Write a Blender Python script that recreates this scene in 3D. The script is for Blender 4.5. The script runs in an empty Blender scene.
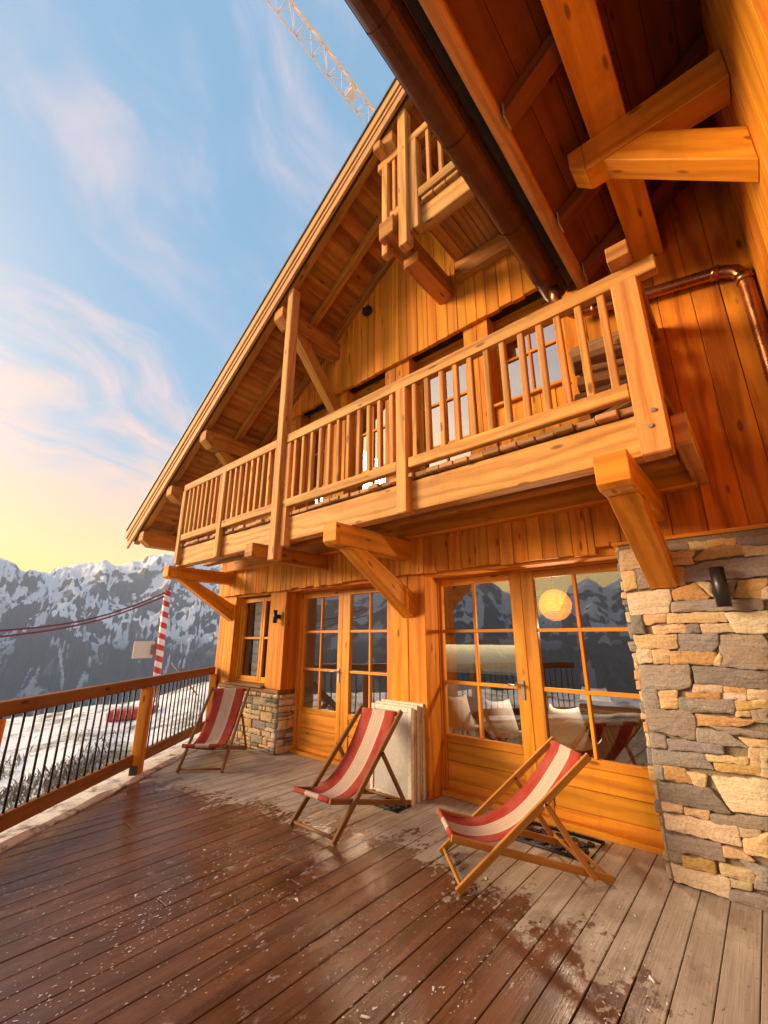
import bpy, bmesh, math, random
from mathutils import Vector, Matrix, noise as mn
random.seed(11)
R = math.radians
scene = bpy.context.scene
col = scene.collection
H = 1.6                                   # eye height above the terrace

# ------------------------------------------------------------------ mesh builder
class MB:
    def __init__(s):
        s.v = []; s.f = []; s.uv = []; s.t = []; s.m = []; s.sm = []
    def face(s, pts, uvs, tint=(.5, .5, .5), mat=0, smooth=False):
        b = len(s.v); s.v += [tuple(p) for p in pts]
        s.f.append(tuple(range(b, b + len(pts)))); s.uv.append(uvs); s.t.append(tint); s.m.append(mat); s.sm.append(smooth)
    def hexa(s, c, L, tint=None, mat=0):
        """c = 8 corners: 0-3 the start section, 4-7 the end section; grain runs from start to end"""
        r = random.random
        tt = tint or (r(), r(), r())
        ou, ov = r() * 40, r() * 40
        b = len(s.v); s.v += [tuple(p) for p in c]
        P = [Vector(p) for p in c]
        w = [(P[i] - P[(i + 1) % 4]).length for i in range(4)]
        acc = 0
        for i in range(4):
            j = (i + 1) % 4
            s.f.append((b + i, b + j, b + 4 + j, b + 4 + i))
            s.uv.append([(ou, ov + acc), (ou, ov + acc + w[i]), (ou + L, ov + acc + w[i]), (ou + L, ov + acc)])
            acc += w[i]
            s.t.append(tt); s.m.append(mat); s.sm.append(False)
        for q in ((3, 2, 1, 0), (4, 5, 6, 7)):
            s.f.append(tuple(b + k for k in q))
            a = w[0]; d = w[1]
            s.uv.append([(ou, ov), (ou + .02, ov + a), (ou + .02 + d * .12, ov + a), (ou + d * .12, ov)])
            s.t.append(tt); s.m.append(mat); s.sm.append(False)
    def beam(s, p0, p1, w, h, up=(0, 0, 1), tint=None, mat=0, cut0=None, cut1=None):
        p0 = Vector(p0); p1 = Vector(p1); d = p1 - p0; L = d.length; d.normalize()
        up = Vector(up)
        side = d.cross(up)
        if side.length < 1e-4: side = d.cross(Vector((0, 1, 0)))
        side.normalize(); u = side.cross(d).normalized()
        a = side * w / 2; b = u * h / 2
        s.hexa([p0 - a - b, p0 + a - b, p0 + a + b, p0 - a + b, p1 - a - b, p1 + a - b, p1 + a + b, p1 - a + b], L, tint, mat)
    def box(s, x0, x1, y0, y1, z0, z1, axis='z', tint=None, mat=0):
        if axis == 'z':
            c = [(x0, y0, z0), (x1, y0, z0), (x1, y1, z0), (x0, y1, z0), (x0, y0, z1), (x1, y0, z1), (x1, y1, z1), (x0, y1, z1)]; L = z1 - z0
        elif axis == 'x':
            c = [(x0, y0, z0), (x0, y1, z0), (x0, y1, z1), (x0, y0, z1), (x1, y0, z0), (x1, y1, z0), (x1, y1, z1), (x1, y0, z1)]; L = x1 - x0
        else:
            c = [(x0, y0, z0), (x0, y0, z1), (x1, y0, z1), (x1, y0, z0), (x0, y1, z0), (x0, y1, z1), (x1, y1, z1), (x1, y1, z0)]; L = y1 - y0
        s.hexa(c, L, tint, mat)
    def tube(s, pts, r, n=10, caps=True, tint=None, mat=0, smooth=True):
        rr = random.random; tt = tint or (rr(), rr(), rr()); ou = rr() * 30
        P = [Vector(p) for p in pts]
        rs = r if isinstance(r, (list, tuple)) else [r] * len(P)
        rings = []; prev = None; acc = 0
        for i, p in enumerate(P):
            d = (P[min(i + 1, len(P) - 1)] - P[max(i - 1, 0)]).normalized()
            if prev is None:
                a = d.cross(Vector((0, 0, 1)))
                if a.length < 1e-3: a = d.cross(Vector((0, 1, 0)))
            else: a = prev - d * prev.dot(d)
            a.normalize(); prev = a; b = d.cross(a)
            if i: acc += (p - P[i - 1]).length
            rings.append(([p + (a * math.cos(k * 2 * math.pi / n) + b * math.sin(k * 2 * math.pi / n)) * rs[i] for k in range(n)], acc))
        base = len(s.v)
        for ring, _ in rings: s.v += [tuple(q) for q in ring]
        for i in range(len(rings) - 1):
            for k in range(n):
                k2 = (k + 1) % n
                s.f.append((base + i * n + k, base + i * n + k2, base + (i + 1) * n + k2, base + (i + 1) * n + k))
                vr = 2 * math.pi * rs[i] / n
                s.uv.append([(ou + rings[i][1], k * vr), (ou + rings[i][1], (k + 1) * vr), (ou + rings[i + 1][1], (k + 1) * vr), (ou + rings[i + 1][1], k * vr)])
                s.t.append(tt); s.m.append(mat); s.sm.append(smooth)
        if caps:
            for i, rev in ((0, True), (len(rings) - 1, False)):
                q = [base + i * n + k for k in range(n)]
                if rev: q.reverse()
                s.f.append(tuple(q)); s.uv.append([(ou, 0)] * n); s.t.append(tt); s.m.append(mat); s.sm.append(False)
    def lathe(s, prof, c, n=20, mat=0, tint=(.5, .5, .5)):
        """prof = [(r, z)] round a vertical axis at c"""
        base = len(s.v)
        for r, z in prof:
            for k in range(n):
                a = 2 * math.pi * k / n
                s.v.append((c[0] + r * math.cos(a), c[1] + r * math.sin(a), c[2] + z))
        for i in range(len(prof) - 1):
            for k in range(n):
                k2 = (k + 1) % n
                s.f.append((base + i * n + k, base + i * n + k2, base + (i + 1) * n + k2, base + (i + 1) * n + k))
                s.uv.append([(i, k), (i, k + 1), (i + 1, k + 1), (i + 1, k)]); s.t.append(tint); s.m.append(mat); s.sm.append(True)
    def build(s, name, mats, parent=None, bevel=0, seg=1, loc=None):
        me = bpy.data.meshes.new(name)
        me.from_pydata(s.v, [], s.f)
        me.uv_layers.new(name='UVMap'); me.color_attributes.new('tint', 'FLOAT_COLOR', 'CORNER')
        uvd = []; cd = []
        for uv, t in zip(s.uv, s.t):
            for q in uv:
                uvd += [q[0], q[1]]; cd += [t[0], t[1], t[2], 1.0]
        me.uv_layers['UVMap'].data.foreach_set('uv', uvd); me.color_attributes['tint'].data.foreach_set('color', cd)
        me.polygons.foreach_set('material_index', s.m); me.polygons.foreach_set('use_smooth', s.sm)
        if not isinstance(mats, (list, tuple)): mats = [mats]
        for m in mats: me.materials.append(m)
        me.update()
        o = bpy.data.objects.new(name, me); col.objects.link(o)
        if parent: o.parent = parent
        if loc is not None: o.location = loc
        if bevel:
            md = o.modifiers.new('edge', 'BEVEL'); md.width = bevel; md.segments = seg; md.limit_method = 'ANGLE'; md.angle_limit = R(40)
            md.use_clamp_overlap = True
        return o

def empty(name, label, cat, loc=(0, 0, 0), rz=0, group=None):
    o = bpy.data.objects.new(name, None); col.objects.link(o); o.empty_display_size = .2
    o.location = loc; o.rotation_euler = (0, 0, rz)
    tag(o, label, cat, group); return o
def tag(o, label=None, cat=None, group=None, kind=None):
    if label: o['label'] = label
    if cat: o['category'] = cat
    if group: o['group'] = group
    if kind: o['kind'] = kind
    return o
def copy_tree(o, parent=None):
    c = o.copy(); col.objects.link(c)
    if parent: c.parent = parent
    for ch in list(o.children): copy_tree(ch, c)
    return c

# ------------------------------------------------------------------ materials
class NT:
    def __init__(s, name):
        s.mat = bpy.data.materials.new(name); s.mat.use_nodes = True
        s.nt = s.mat.node_tree; s.nt.nodes.clear()
        s.out = s.n('ShaderNodeOutputMaterial')
    def n(s, t, **kw):
        nd = s.nt.nodes.new(t)
        for k, v in kw.items(): setattr(nd, k, v)
        return nd
    def l(s, a, b): s.nt.links.new(a, b)
    def val(s, sock, v):
        if hasattr(v, 'is_linked') or isinstance(v, bpy.types.NodeSocket): s.l(v, sock)
        else: sock.default_value = v
    def math(s, op, a, b=None, clamp=False):
        nd = s.n('ShaderNodeMath', operation=op, use_clamp=clamp); s.val(nd.inputs[0], a)
        if b is not None: s.val(nd.inputs[1], b)
        return nd.outputs[0]
    def mix(s, f, a, b, mode='MIX'):
        nd = s.n('ShaderNodeMix', data_type='RGBA', blend_type=mode); s.val(nd.inputs[0], f)
        for i, c in ((6, a), (7, b)):
            if isinstance(c, (tuple, list)): c = (*c[:3], 1)
            s.val(nd.inputs[i], c)
        return nd.outputs[2]
    def mapr(s, v, a, b, c=0, d=1, smooth=False):
        nd = s.n('ShaderNodeMapRange'); nd.clamp = True
        if smooth: nd.interpolation_type = 'SMOOTHSTEP'
        s.val(nd.inputs[0], v)
        for i, q in enumerate((a, b, c, d)): s.val(nd.inputs[i + 1], q)
        return nd.outputs[0]
    def noise(s, vec, scale, detail=4, rough=.55, dist=0):
        nd = s.n('ShaderNodeTexNoise'); nd.inputs['Scale'].default_value = scale; nd.inputs['Detail'].default_value = detail
        nd.inputs['Roughness'].default_value = rough; nd.inputs['Distortion'].default_value = dist
        if vec is not None: s.l(vec, nd.inputs['Vector'])
        return nd.outputs[0]
    def scalev(s, vec, sc):
        nd = s.n('ShaderNodeVectorMath', operation='MULTIPLY'); s.l(vec, nd.inputs[0]); nd.inputs[1].default_value = sc; return nd.outputs[0]
    def sep(s, vec):
        nd = s.n('ShaderNodeSeparateXYZ'); s.l(vec, nd.inputs[0]); return nd.outputs
    def comb(s, x, y, z):
        nd = s.n('ShaderNodeCombineXYZ')
        for i, q in enumerate((x, y, z)): s.val(nd.inputs[i], q)
        return nd.outputs[0]
    def bump(s, h, strength=.3, dist=.01):
        nd = s.n('ShaderNodeBump'); nd.inputs['Strength'].default_value = strength; nd.inputs['Distance'].default_value = dist
        s.l(h, nd.inputs['Height']); return nd.outputs[0]
    def bsdf(s, color, rough=.6, metal=0, normal=None, spec=.5, coat=0):
        b = s.n('ShaderNodeBsdfPrincipled')
        s.val(b.inputs['Base Color'], (*color[:3], 1) if isinstance(color, (tuple, list)) else color)
        s.val(b.inputs['Roughness'], rough); s.val(b.inputs['Metallic'], metal); s.val(b.inputs['Specular IOR Level'], spec)
        if coat: b.inputs['Coat Weight'].default_value = coat
        if normal is not None: s.l(normal, b.inputs['Normal'])
        s.l(b.outputs[0], s.out.inputs[0]); return b

def wood(name, base, dark, rough=.64, grain=22, knots=True, contrast=1.0, bump=.25, vary=.35, grey=None, spec=.25):
    t = NT(name)
    uv = t.n('ShaderNodeUVMap'); uv.uv_map = 'UVMap'
    at = t.n('ShaderNodeAttribute'); at.attribute_name = 'tint'
    u, v, _ = t.sep(uv.outputs[0]); tr, tg, tb = t.sep(at.outputs['Vector'])
    z = t.math('MULTIPLY', tr, 37.0)
    warp = t.noise(t.comb(t.math('MULTIPLY', u, .75), t.math('MULTIPLY', v, 4.0), z), 1.0, 3, .5)
    # cathedral rings: stretched distance field, warped
    rv = t.math('ADD', t.math('MULTIPLY', v, grain), t.math('MULTIPLY', warp, 6.0))
    rings = t.math('SINE', t.math('MULTIPLY', rv, 2.6))
    rings = t.mapr(rings, -.3, 1.0, 0, 1)
    fine = t.noise(t.comb(t.math('MULTIPLY', u, 3.0), t.math('MULTIPLY', v, 170.0), z), 1.0, 3, .6)
    broad = t.noise(t.comb(t.math('MULTIPLY', u, .8), t.math('MULTIPLY', v, 9.0), z), 1.0, 4, .6)
    k = t.math('ADD', t.math('MULTIPLY', rings, .34 * contrast), t.math('MULTIPLY', t.math('SUBTRACT', fine, .35), .55 * contrast))
    k = t.math('ADD', k, t.math('MULTIPLY', t.math('SUBTRACT', broad, .45), .9 * contrast), True)
    c = t.mix(k, base, dark)
    if knots:
        vo = t.n('ShaderNodeTexVoronoi'); vo.inputs['Scale'].default_value = 1.0; vo.inputs['Randomness'].default_value = 1
        t.l(t.comb(t.math('MULTIPLY', u, 2.3), t.math('ADD', t.math('MULTIPLY', v, 7.5), t.math('MULTIPLY', warp, .5)), z), vo.inputs['Vector'])
        kn = t.mapr(vo.outputs['Distance'], .07, .155, 1, 0, True)
        c = t.mix(t.math('MULTIPLY', kn, .75), c, tuple(q * .28 for q in dark))
    # board to board tone
    hs = t.n('ShaderNodeHueSaturation'); t.l(c, hs.inputs['Color'])
    t.l(t.mapr(tg, 0, 1, 1 - vary, 1 + vary * .75), hs.inputs['Value']); t.l(t.mapr(tb, 0, 1, .494, .510), hs.inputs['Hue'])
    hs.inputs['Saturation'].default_value = 1.0
    c = hs.outputs[0]
    # old water marks and drying streaks
    gp = t.n('ShaderNodeNewGeometry'); sn = t.noise(t.scalev(gp.outputs['Position'], (2.6, 2.6, .9)), 1.0, 6, .68)
    c = t.mix(t.mapr(sn, .54, .72, 0, .42), c, tuple(q * .62 for q in dark))
    if grey:
        tc = t.n('ShaderNodeNewGeometry')
        g = t.noise(t.scalev(tc.outputs['Position'], (1.3, 1.3, .6)), 1.6, 5, .65)
        c = t.mix(t.mapr(g, .5, .72, 0, grey[3]), c, grey[:3])
    h = t.math('ADD', t.math('MULTIPLY', fine, .6), t.math('MULTIPLY', rings, .4))
    t.bsdf(c, t.mapr(fine, .2, .8, rough - .08, rough + .12), 0, t.bump(h, bump, .004), spec)
    return t.mat

W_FACADE = wood('facade larch', (.76, .278, .019), (.37, .098, .006), grain=16, vary=.19, contrast=1.1)
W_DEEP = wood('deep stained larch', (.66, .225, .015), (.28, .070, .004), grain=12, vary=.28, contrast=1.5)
W_FRAME = wood('door pine', (.76, .285, .024), (.42, .13, .010), grain=18, vary=.2, contrast=1.4, rough=.45)
W_BALC = wood('balcony larch', (.66, .315, .085), (.33, .125, .026), grain=22, vary=.26, contrast=1.5, grey=(.30, .2, .12, .3))
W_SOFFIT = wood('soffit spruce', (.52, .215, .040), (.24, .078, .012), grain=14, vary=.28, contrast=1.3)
W_WING_SHADED = wood('shade-darkened wing spruce', (.23, .064, .011), (.10, .023, .004), grain=14, vary=.3)  # shade under the wing eave is put into this darkened wood colour
W_BARGE = wood('barge larch', (.58, .30, .12), (.36, .16, .055), grain=14, vary=.15)
W_RAIL = wood('rail larch', (.30, .125, .040), (.13, .048, .012), grain=16, vary=.2, grey=(.25, .16, .10, .3))
W_WEATH = wood('weathered board', (.42, .22, .09), (.18, .085, .03), grain=20, vary=.4)
W_CHAIR_D = wood('oiled beech', (.27, .125, .045), (.13, .05, .016), grain=40, knots=False, vary=.12, rough=.4)
W_CHAIR_L = wood('golden beech', (.52, .23, .055), (.30, .11, .02), grain=40, knots=False, vary=.12, rough=.4)
W_PALE = wood('bare lath', (.62, .46, .30), (.42, .27, .15), grain=30, vary=.25)
W_LOG = wood('split log', (.32, .165, .075), (.085, .04, .018), grain=30, vary=.5)

def plain(name, c, rough=.5, metal=0, nz=0, nscale=30, spec=.5):
    t = NT(name)
    if nz:
        g = t.n('ShaderNodeNewGeometry')
        n = t.noise(g.outputs['Position'], nscale, 5, .6)
        cc = t.mix(t.mapr(n, .3, .7, 0, 1), tuple(q * (1 - nz) for q in c), tuple(min(1, q * (1 + nz)) for q in c))
        t.bsdf(cc, t.mapr(n, .3, .7, max(.05, rough - .1), min(1, rough + .1)), metal, t.bump(n, .15, .004), spec)
    else: t.bsdf(c, rough, metal, None, spec)
    return t.mat
M_BLACK = plain('black metal', (.012, .011, .011), .4, 0, .3, 60)
M_COPPER = plain('aged copper', (.12, .050, .027), .36, .8, .15, 9)
M_STEEL = plain('brushed steel', (.6, .57, .52), .28, 1)
M_ROOFTOP = plain('dark roof sheet', (.13, .125, .125), .5, .3, .2, 8)
M_WHITE = plain('white plastic', (.86, .84, .80), .4)
M_PANELGREY = plain('grey board', (.50, .48, .45), .6, 0, .1, 25)
M_PANELWHITE = plain('whitewashed lath', (.68, .62, .53), .65, 0, .18, 25)
M_DARKROOM = plain('dark kitchen front', (.025, .027, .032), .35)
M_WALLIN = plain('interior plaster', (.20, .16, .115), .8, 0, .05, 6)
M_WALLDARK = plain('interior dark plaster', (.16, .11, .07), .8, 0, .1, 6)
M_FLOORIN = wood('interior floor', (.36, .2, .09), (.2, .1, .04))
M_CURTAIN = plain('linen curtain', (.90, .86, .78), .9, 0, .06, 40)
M_RED = plain('red vinyl', (.42, .05, .05), .7, 0, .25, 9)
M_CABLE = plain('dark red cable', (.16, .022, .03), .6)
M_SIGN = plain('cream sheet', (.62, .55, .46), .6, 0, .06, 12)
M_SIGNBOX = plain('reddish grey box', (.25, .13, .11), .6)
M_CRANE = plain('faded crane paint', (.74, .60, .56), .5, 0, .1, 3)
M_CRANEY = plain('crane yellow', (.55, .33, .10), .5, 0, .15, 3)
M_RUBBER = plain('black rubber', (.012, .012, .012), .6)
M_GRASS = plain('dry alpine scrub', (.21, .17, .12), .9, 0, .35, 6)

def emit(name, c, s):
    t = NT(name); e = t.n('ShaderNodeEmission'); e.inputs[0].default_value = (*c, 1); e.inputs[1].default_value = s
    t.l(e.outputs[0], t.out.inputs[0]); return t.mat
M_STRIP = emit('lit under cabinet strip', (1, .80, .42), 7)
def wicker():
    t = NT('lit wicker shade')
    g = t.n('ShaderNodeTexCoord')
    w = t.n('ShaderNodeTexWave'); w.wave_type = 'BANDS'; w.bands_direction = 'Z'; w.inputs['Scale'].default_value = 16; w.inputs['Distortion'].default_value = 2.5
    t.l(g.outputs['Object'], w.inputs['Vector'])
    lw = t.n('ShaderNodeLayerWeight'); lw.inputs[0].default_value = .5
    n = t.noise(t.scalev(g.outputs['Object'], (20, 20, 60)), 1.0, 3, .6)
    k = t.math('MULTIPLY', t.math('ADD', t.math('MULTIPLY', w.outputs['Fac'], .5), t.mapr(n, .35, .65, .15, .6)), t.mapr(lw.outputs['Facing'], .0, .95, 1.2, .35))
    e = t.n('ShaderNodeEmission'); t.l(t.mix(k, (.45, .05, .001), (1, .29, .015)), e.inputs[0]); e.inputs[1].default_value = 1.1
    t.l(e.outputs[0], t.out.inputs[0]); return t.mat
M_WICKER = wicker()

def glass(name, ior=1.75, tint=(.78, .76, .72)):
    t = NT(name)
    tc = t.n('ShaderNodeNewGeometry')
    nz = t.noise(t.scalev(tc.outputs['Position'], (1, 1, .6)), 2.2, 2, .5)
    bp = t.bump(nz, .05, .02)
    gl = t.n('ShaderNodeBsdfGlossy'); gl.inputs['Roughness'].default_value = .004; gl.inputs[0].default_value = (.95, .95, .95, 1); t.l(bp, gl.inputs['Normal'])
    tr = t.n('ShaderNodeBsdfTransparent'); tr.inputs[0].default_value = (*tint, 1)
    fr = t.n('ShaderNodeFresnel'); fr.inputs[0].default_value = ior
    mx = t.n('ShaderNodeMixShader'); t.l(fr.outputs[0], mx.inputs[0]); t.l(tr.outputs[0], mx.inputs[1]); t.l(gl.outputs[0], mx.inputs[2])
    t.l(mx.outputs[0], t.out.inputs[0]); return t.mat
M_GLASS = glass('window glass', 3.3, (.93, .92, .90))
M_GLASS_UP = glass('upper window glass', 6.0, (.6, .6, .6))

def stone_mat():
    t = NT('field stone')
    at = t.n('ShaderNodeAttribute'); at.attribute_name = 'tint'
    g = t.n('ShaderNodeNewGeometry'); P = g.outputs['Position']
    n1 = t.noise(t.scalev(P, (7, 7, 16)), 1.0, 6, .62)
    n2 = t.noise(P, 55, 5, .7)
    n3 = t.noise(t.scalev(P, (5, 5, 38)), 1.0, 4, .6, .6)
    c = t.mix(t.mapr(n1, .3, .72), at.outputs['Color'], (.42, .27, .13), 'MIX')
    c = t.mix(.62, c, at.outputs['Color'])
    c = t.mix(t.mapr(n2, .35, .75, 0, .55), c, (.42, .37, .33), 'MULTIPLY')
    c = t.mix(t.mapr(n3, .6, .74, 0, .45), c, (.66, .56, .44))
    h = t.math('ADD', t.math('MULTIPLY', n1, .8), t.math('ADD', t.math('MULTIPLY', n2, .45), t.math('MULTIPLY', n3, .7)))
    t.bsdf(c, .85, 0, t.bump(h, .95, .022), .25)
    return t.mat
M_STONE = stone_mat()
def mortar_mat():
    t = NT('mortar'); g = t.n('ShaderNodeNewGeometry')
    n = t.noise(g.outputs['Position'], 60, 5, .7)
    t.bsdf(t.mix(n, (.17, .13, .09), (.36, .28, .19)), .95, 0, t.bump(n, .8, .02), .2); return t.mat
M_MORTAR = mortar_mat()

def deck_mat():
    t = NT('deck board')
    uv = t.n('ShaderNodeUVMap'); uv.uv_map = 'UVMap'
    at = t.n('ShaderNodeAttribute'); at.attribute_name = 'tint'
    u, v, _ = t.sep(uv.outputs[0]); tr, tg, tb = t.sep(at.outputs['Vector'])
    z = t.math('MULTIPLY', tr, 41.0)
    g = t.n('ShaderNodeNewGeometry'); P = g.outputs['Position']; px, py, pz = t.sep(P)
    fine = t.noise(t.comb(t.math('MULTIPLY', u, 2.2), t.math('MULTIPLY', v, 110.0), z), 1, 4, .6)
    broad = t.noise(t.comb(t.math('MULTIPLY', u, 1.4), t.math('MULTIPLY', v, 7.0), z), 1, 4, .6)
    spots = t.noise(P, 34, 4, .6)
    dry = t.mix(t.mapr(broad, .3, .7), (.53, .46, .385), (.33, .275, .22))
    dry = t.mix(t.mapr(fine, .45, .78, 0, .42), dry, (.14, .095, .06))
    dry = t.mix(t.mapr(spots, .62, .70, 0, .75), dry, (.11, .065, .04))
    sta = t.noise(t.scalev(P, (3.2, 2.2, 1)), 1.0, 7, .68)
    dry = t.mix(t.mapr(sta, .50, .66, 0, .5), dry, (.17, .115, .08))
    wet = t.mix(t.mapr(broad, .3, .7), (.26, .115, .060), (.100, .043, .024))
    wet = t.mix(t.mapr(fine, .42, .75, 0, .55), wet, (.045, .016, .007))
    pud = t.noise(t.scalev(P, (1.5, 1.0, 1)), 1.0, 6, .65)
    wet = t.mix(t.mapr(pud, .42, .62, 0, .5), wet, (.050, .019, .009))
    # the melt-water edge: nearer the house the boards have dried
    hump = t.mapr(t.math('ABSOLUTE', t.math('ADD', px, 2.6)), 0.0, 2.9, .62, 0, True)
    edge = t.math('ADD', t.math('ADD', hump, 2.56), t.math('MULTIPLY', t.math('SUBTRACT', tg, .5), .2))
    n = t.noise(t.scalev(P, (5.5, 3.0, 1)), 1.0, 6, .68)
    n2 = t.noise(t.scalev(P, (1.0, .8, 1)), 1.0, 3, .5)
    d = t.math('SUBTRACT', t.math('SUBTRACT', edge, py), 0.0)
    d = t.math('ADD', d, t.math('MULTIPLY', t.math('SUBTRACT', n, .5), 1.5))
    nf = t.noise(t.scalev(P, (26, 17, 1)), 1.0, 3, .55)
    d = t.math('ADD', d, t.math('MULTIPLY', t.math('SUBTRACT', nf, .5), 1.15))
    d = t.math('ADD', d, t.math('MULTIPLY', t.math('SUBTRACT', n2, .5), .6))
    w = t.mapr(d, -.05, .09, 0, 1, True)
    # gone-dry islands in the wet part close to the right
    c = t.mix(w, dry, wet)
    # thin slush smears lying along the boards
    sl = t.noise(t.comb(t.math('MULTIPLY', px, 13.0), t.math('MULTIPLY', py, 6.5), 3.0), 1, 9, .78)
    sp = t.noise(t.scalev(P, (.9, .9, 1)), 1.0, 2, .5)
    slush = t.math('MULTIPLY', t.mapr(sl, .575, .65, 0, 1), t.mapr(sp, .44, .58, 0, 1))
    slush = t.math('MULTIPLY', slush, t.mapr(d, .2, .6))
    c = t.mix(t.math('MULTIPLY', slush, .72), c, (.62, .56, .54))
    rough = t.mapr(w, 0, 1, .75, t.mapr(pud, .42, .62, .36, .16))
    rough = t.math('ADD', rough, t.math('MULTIPLY', t.math('SUBTRACT', broad, .5), .3))
    rough = t.math('ADD', rough, t.math('MULTIPLY', slush, .4), True)
    h = t.math('ADD', fine, t.math('MULTIPLY', broad, .5))
    t.bsdf(c, rough, 0, t.bump(h, .35, .006), .5)
    return t.mat
M_DECK = deck_mat()

def snow_mat(name, dirty=.0):
    t = NT(name); g = t.n('ShaderNodeNewGeometry'); P = g.outputs['Position']
    n = t.noise(P, 1.4, 6, .6); n2 = t.noise(t.scalev(P, (1, 1, 2.5)), 14, 4, .6)
    c = t.mix(t.mapr(n, .3, .7), (.86, .85, .85), (.92, .90, .89))
    if dirty:
        d = t.noise(t.scalev(P, (1, 1, 1)), .75, 7, .7)
        c = t.mix(t.mapr(d, .56 - dirty * .1, .64, 0, 1), c, (.17, .135, .085))
    t.bsdf(c, .75, 0, t.bump(t.math('ADD', n, t.math('MULTIPLY', n2, .3)), .6, .12), .3)
    return t.mat
M_SNOWGROUND = snow_mat('old snow with scrub', .75)
def kerb_mat():
    t = NT('snowy kerb'); g = t.n('ShaderNodeNewGeometry'); P = g.outputs['Position']
    n = t.noise(t.scalev(P, (5, 5, 5)), 1.0, 7, .7)
    c = t.mix(t.mapr(n, .50, .62), (.74, .70, .66), (.22, .17, .12))
    t.bsdf(c, .8, 0, t.bump(n, .6, .03), .3); return t.mat
M_KERB = kerb_mat()
def crumb_mat():
    t = NT('slush crumb'); t.bsdf((.74, .72, .72), .45, 0, None, .4); return t.mat
M_CRUMB = crumb_mat()

def mountain_mat():
    t = NT('alpine slope'); g = t.n('ShaderNodeNewGeometry'); P = g.outputs['Position']
    px, py, pz = t.sep(P); nx, ny, nz = t.sep(g.outputs['Normal'])
    at = t.n('ShaderNodeAttribute'); at.attribute_name = 'tint'
    gully, _, _ = t.sep(at.outputs['Vector'])
    big = t.noise(P, .0016, 6, .62); mid = t.noise(t.scalev(P, (1, 1, .7)), .0046, 8, .62, .4); fin = t.noise(t.scalev(P, (1, 1, .35)), .045, 7, .75, .4)
    h = t.math('ADD', pz, t.math('MULTIPLY', t.math('SUBTRACT', big, .5), 520))
    line = t.mapr(h, -150, 130, 0, 1, True)
    rockn = t.math('ADD', t.math('MULTIPLY', mid, .84), t.math('MULTIPLY', fin, .16))
    steep = t.mapr(nz, .60, .93, .24, -.16)
    rk = t.math('ADD', rockn, steep)
    rk = t.math('SUBTRACT', rk, t.mapr(h, 60, 480, 0, .11))
    snow_hi = t.mapr(rk, .545, .635, 1, 0, True)
    snow_lo = t.mapr(t.math('ADD', rockn, t.math('MULTIPLY', gully, -.22)), .30, .345, 1, 0, True)
    snow_lo = t.math('MULTIPLY', snow_lo, t.mapr(pz, -380, -60, 0, .8))
    s = t.math('MAXIMUM', t.math('MULTIPLY', snow_hi, line), snow_lo)
    forest = t.mix(t.mapr(fin, .3, .7), (.022, .026, .030), (.060, .060, .062))
    rock = t.mix(t.mapr(fin, .3, .7), (.055, .050, .050), (.14, .12, .115))
    ground = t.mix(t.mapr(h, -160, 180, 0, 1), forest, rock)
    c = t.mix(s, ground, (.90, .89, .91))
    t.bsdf(c, .9, 0, t.bump(rockn, 1.0, 45.0), .1)
    return t.mat
M_MOUNT = mountain_mat()

def fabric():
    t = NT('striped canvas'); uv = t.n('ShaderNodeUVMap'); uv.uv_map = 'UVMap'
    u, v, _ = t.sep(uv.outputs[0])
    r = t.n('ShaderNodeValToRGB'); r.color_ramp.interpolation = 'CONSTANT'
    t.l(v, r.inputs[0])
    red = (.48, .050, .030); cream = (.82, .69, .56); line = (.40, .20, .13); pink = (.62, .28, .20)
    stops = [(0, red), (.295, pink), (.31, cream)]
    for p in (.352, .392, .432, .470, .508, .546, .586, .626): stops += [(p, line), (p + .011, cream)]
    stops += [(.672, pink), (.688, red)]
    el = r.color_ramp.elements
    el[0].position = 0; el[0].color = (*red, 1); el[1].position = stops[1][0]; el[1].color = (*stops[1][1], 1)
    for p, c in stops[2:]:
        e = el.new(p); e.color = (*c, 1)
    w = t.noise(t.comb(t.math('MULTIPLY', u, 260), t.math('MULTIPLY', v, 120), 0.0), 1, 2, .5)
    f = t.noise(t.comb(t.math('MULTIPLY', u, 5), t.math('MULTIPLY', v, 3), 0.0), 1, 4, .5)
    c = t.mix(t.mapr(w, .3, .7, 0, .25), r.outputs[0], (.25, .1, .08), 'MULTIPLY')
    c = t.mix(t.mapr(f, .35, .7, 0, .18), c, (.72, .5, .42))
    b = t.bsdf(c, .85, 0, t.bump(w, .2, .002), .2)
    # thin canvas lets some light through
    tl = t.n('ShaderNodeBsdfTranslucent'); t.l(c, tl.inputs[0])
    mx = t.n('ShaderNodeMixShader'); mx.inputs[0].default_value = .25
    t.l(b.outputs[0], mx.inputs[1]); t.l(tl.outputs[0], mx.inputs[2]); t.l(mx.outputs[0], t.out.inputs[0])
    return t.mat
M_FABRIC = fabric()

def stripes_mat():
    t = NT('red and white bands'); uv = t.n('ShaderNodeUVMap'); uv.uv_map = 'UVMap'
    u, v, _ = t.sep(uv.outputs[0])
    k = t.math('FRACT', t.math('ADD', t.math('MULTIPLY', u, 2.6), t.math('MULTIPLY', v, .9)))
    t.bsdf(t.mix(t.math('GREATER_THAN', k, .5), (.55, .03, .04), (.78, .72, .70)), .5); return t.mat
M_BANDS = stripes_mat()

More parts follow.
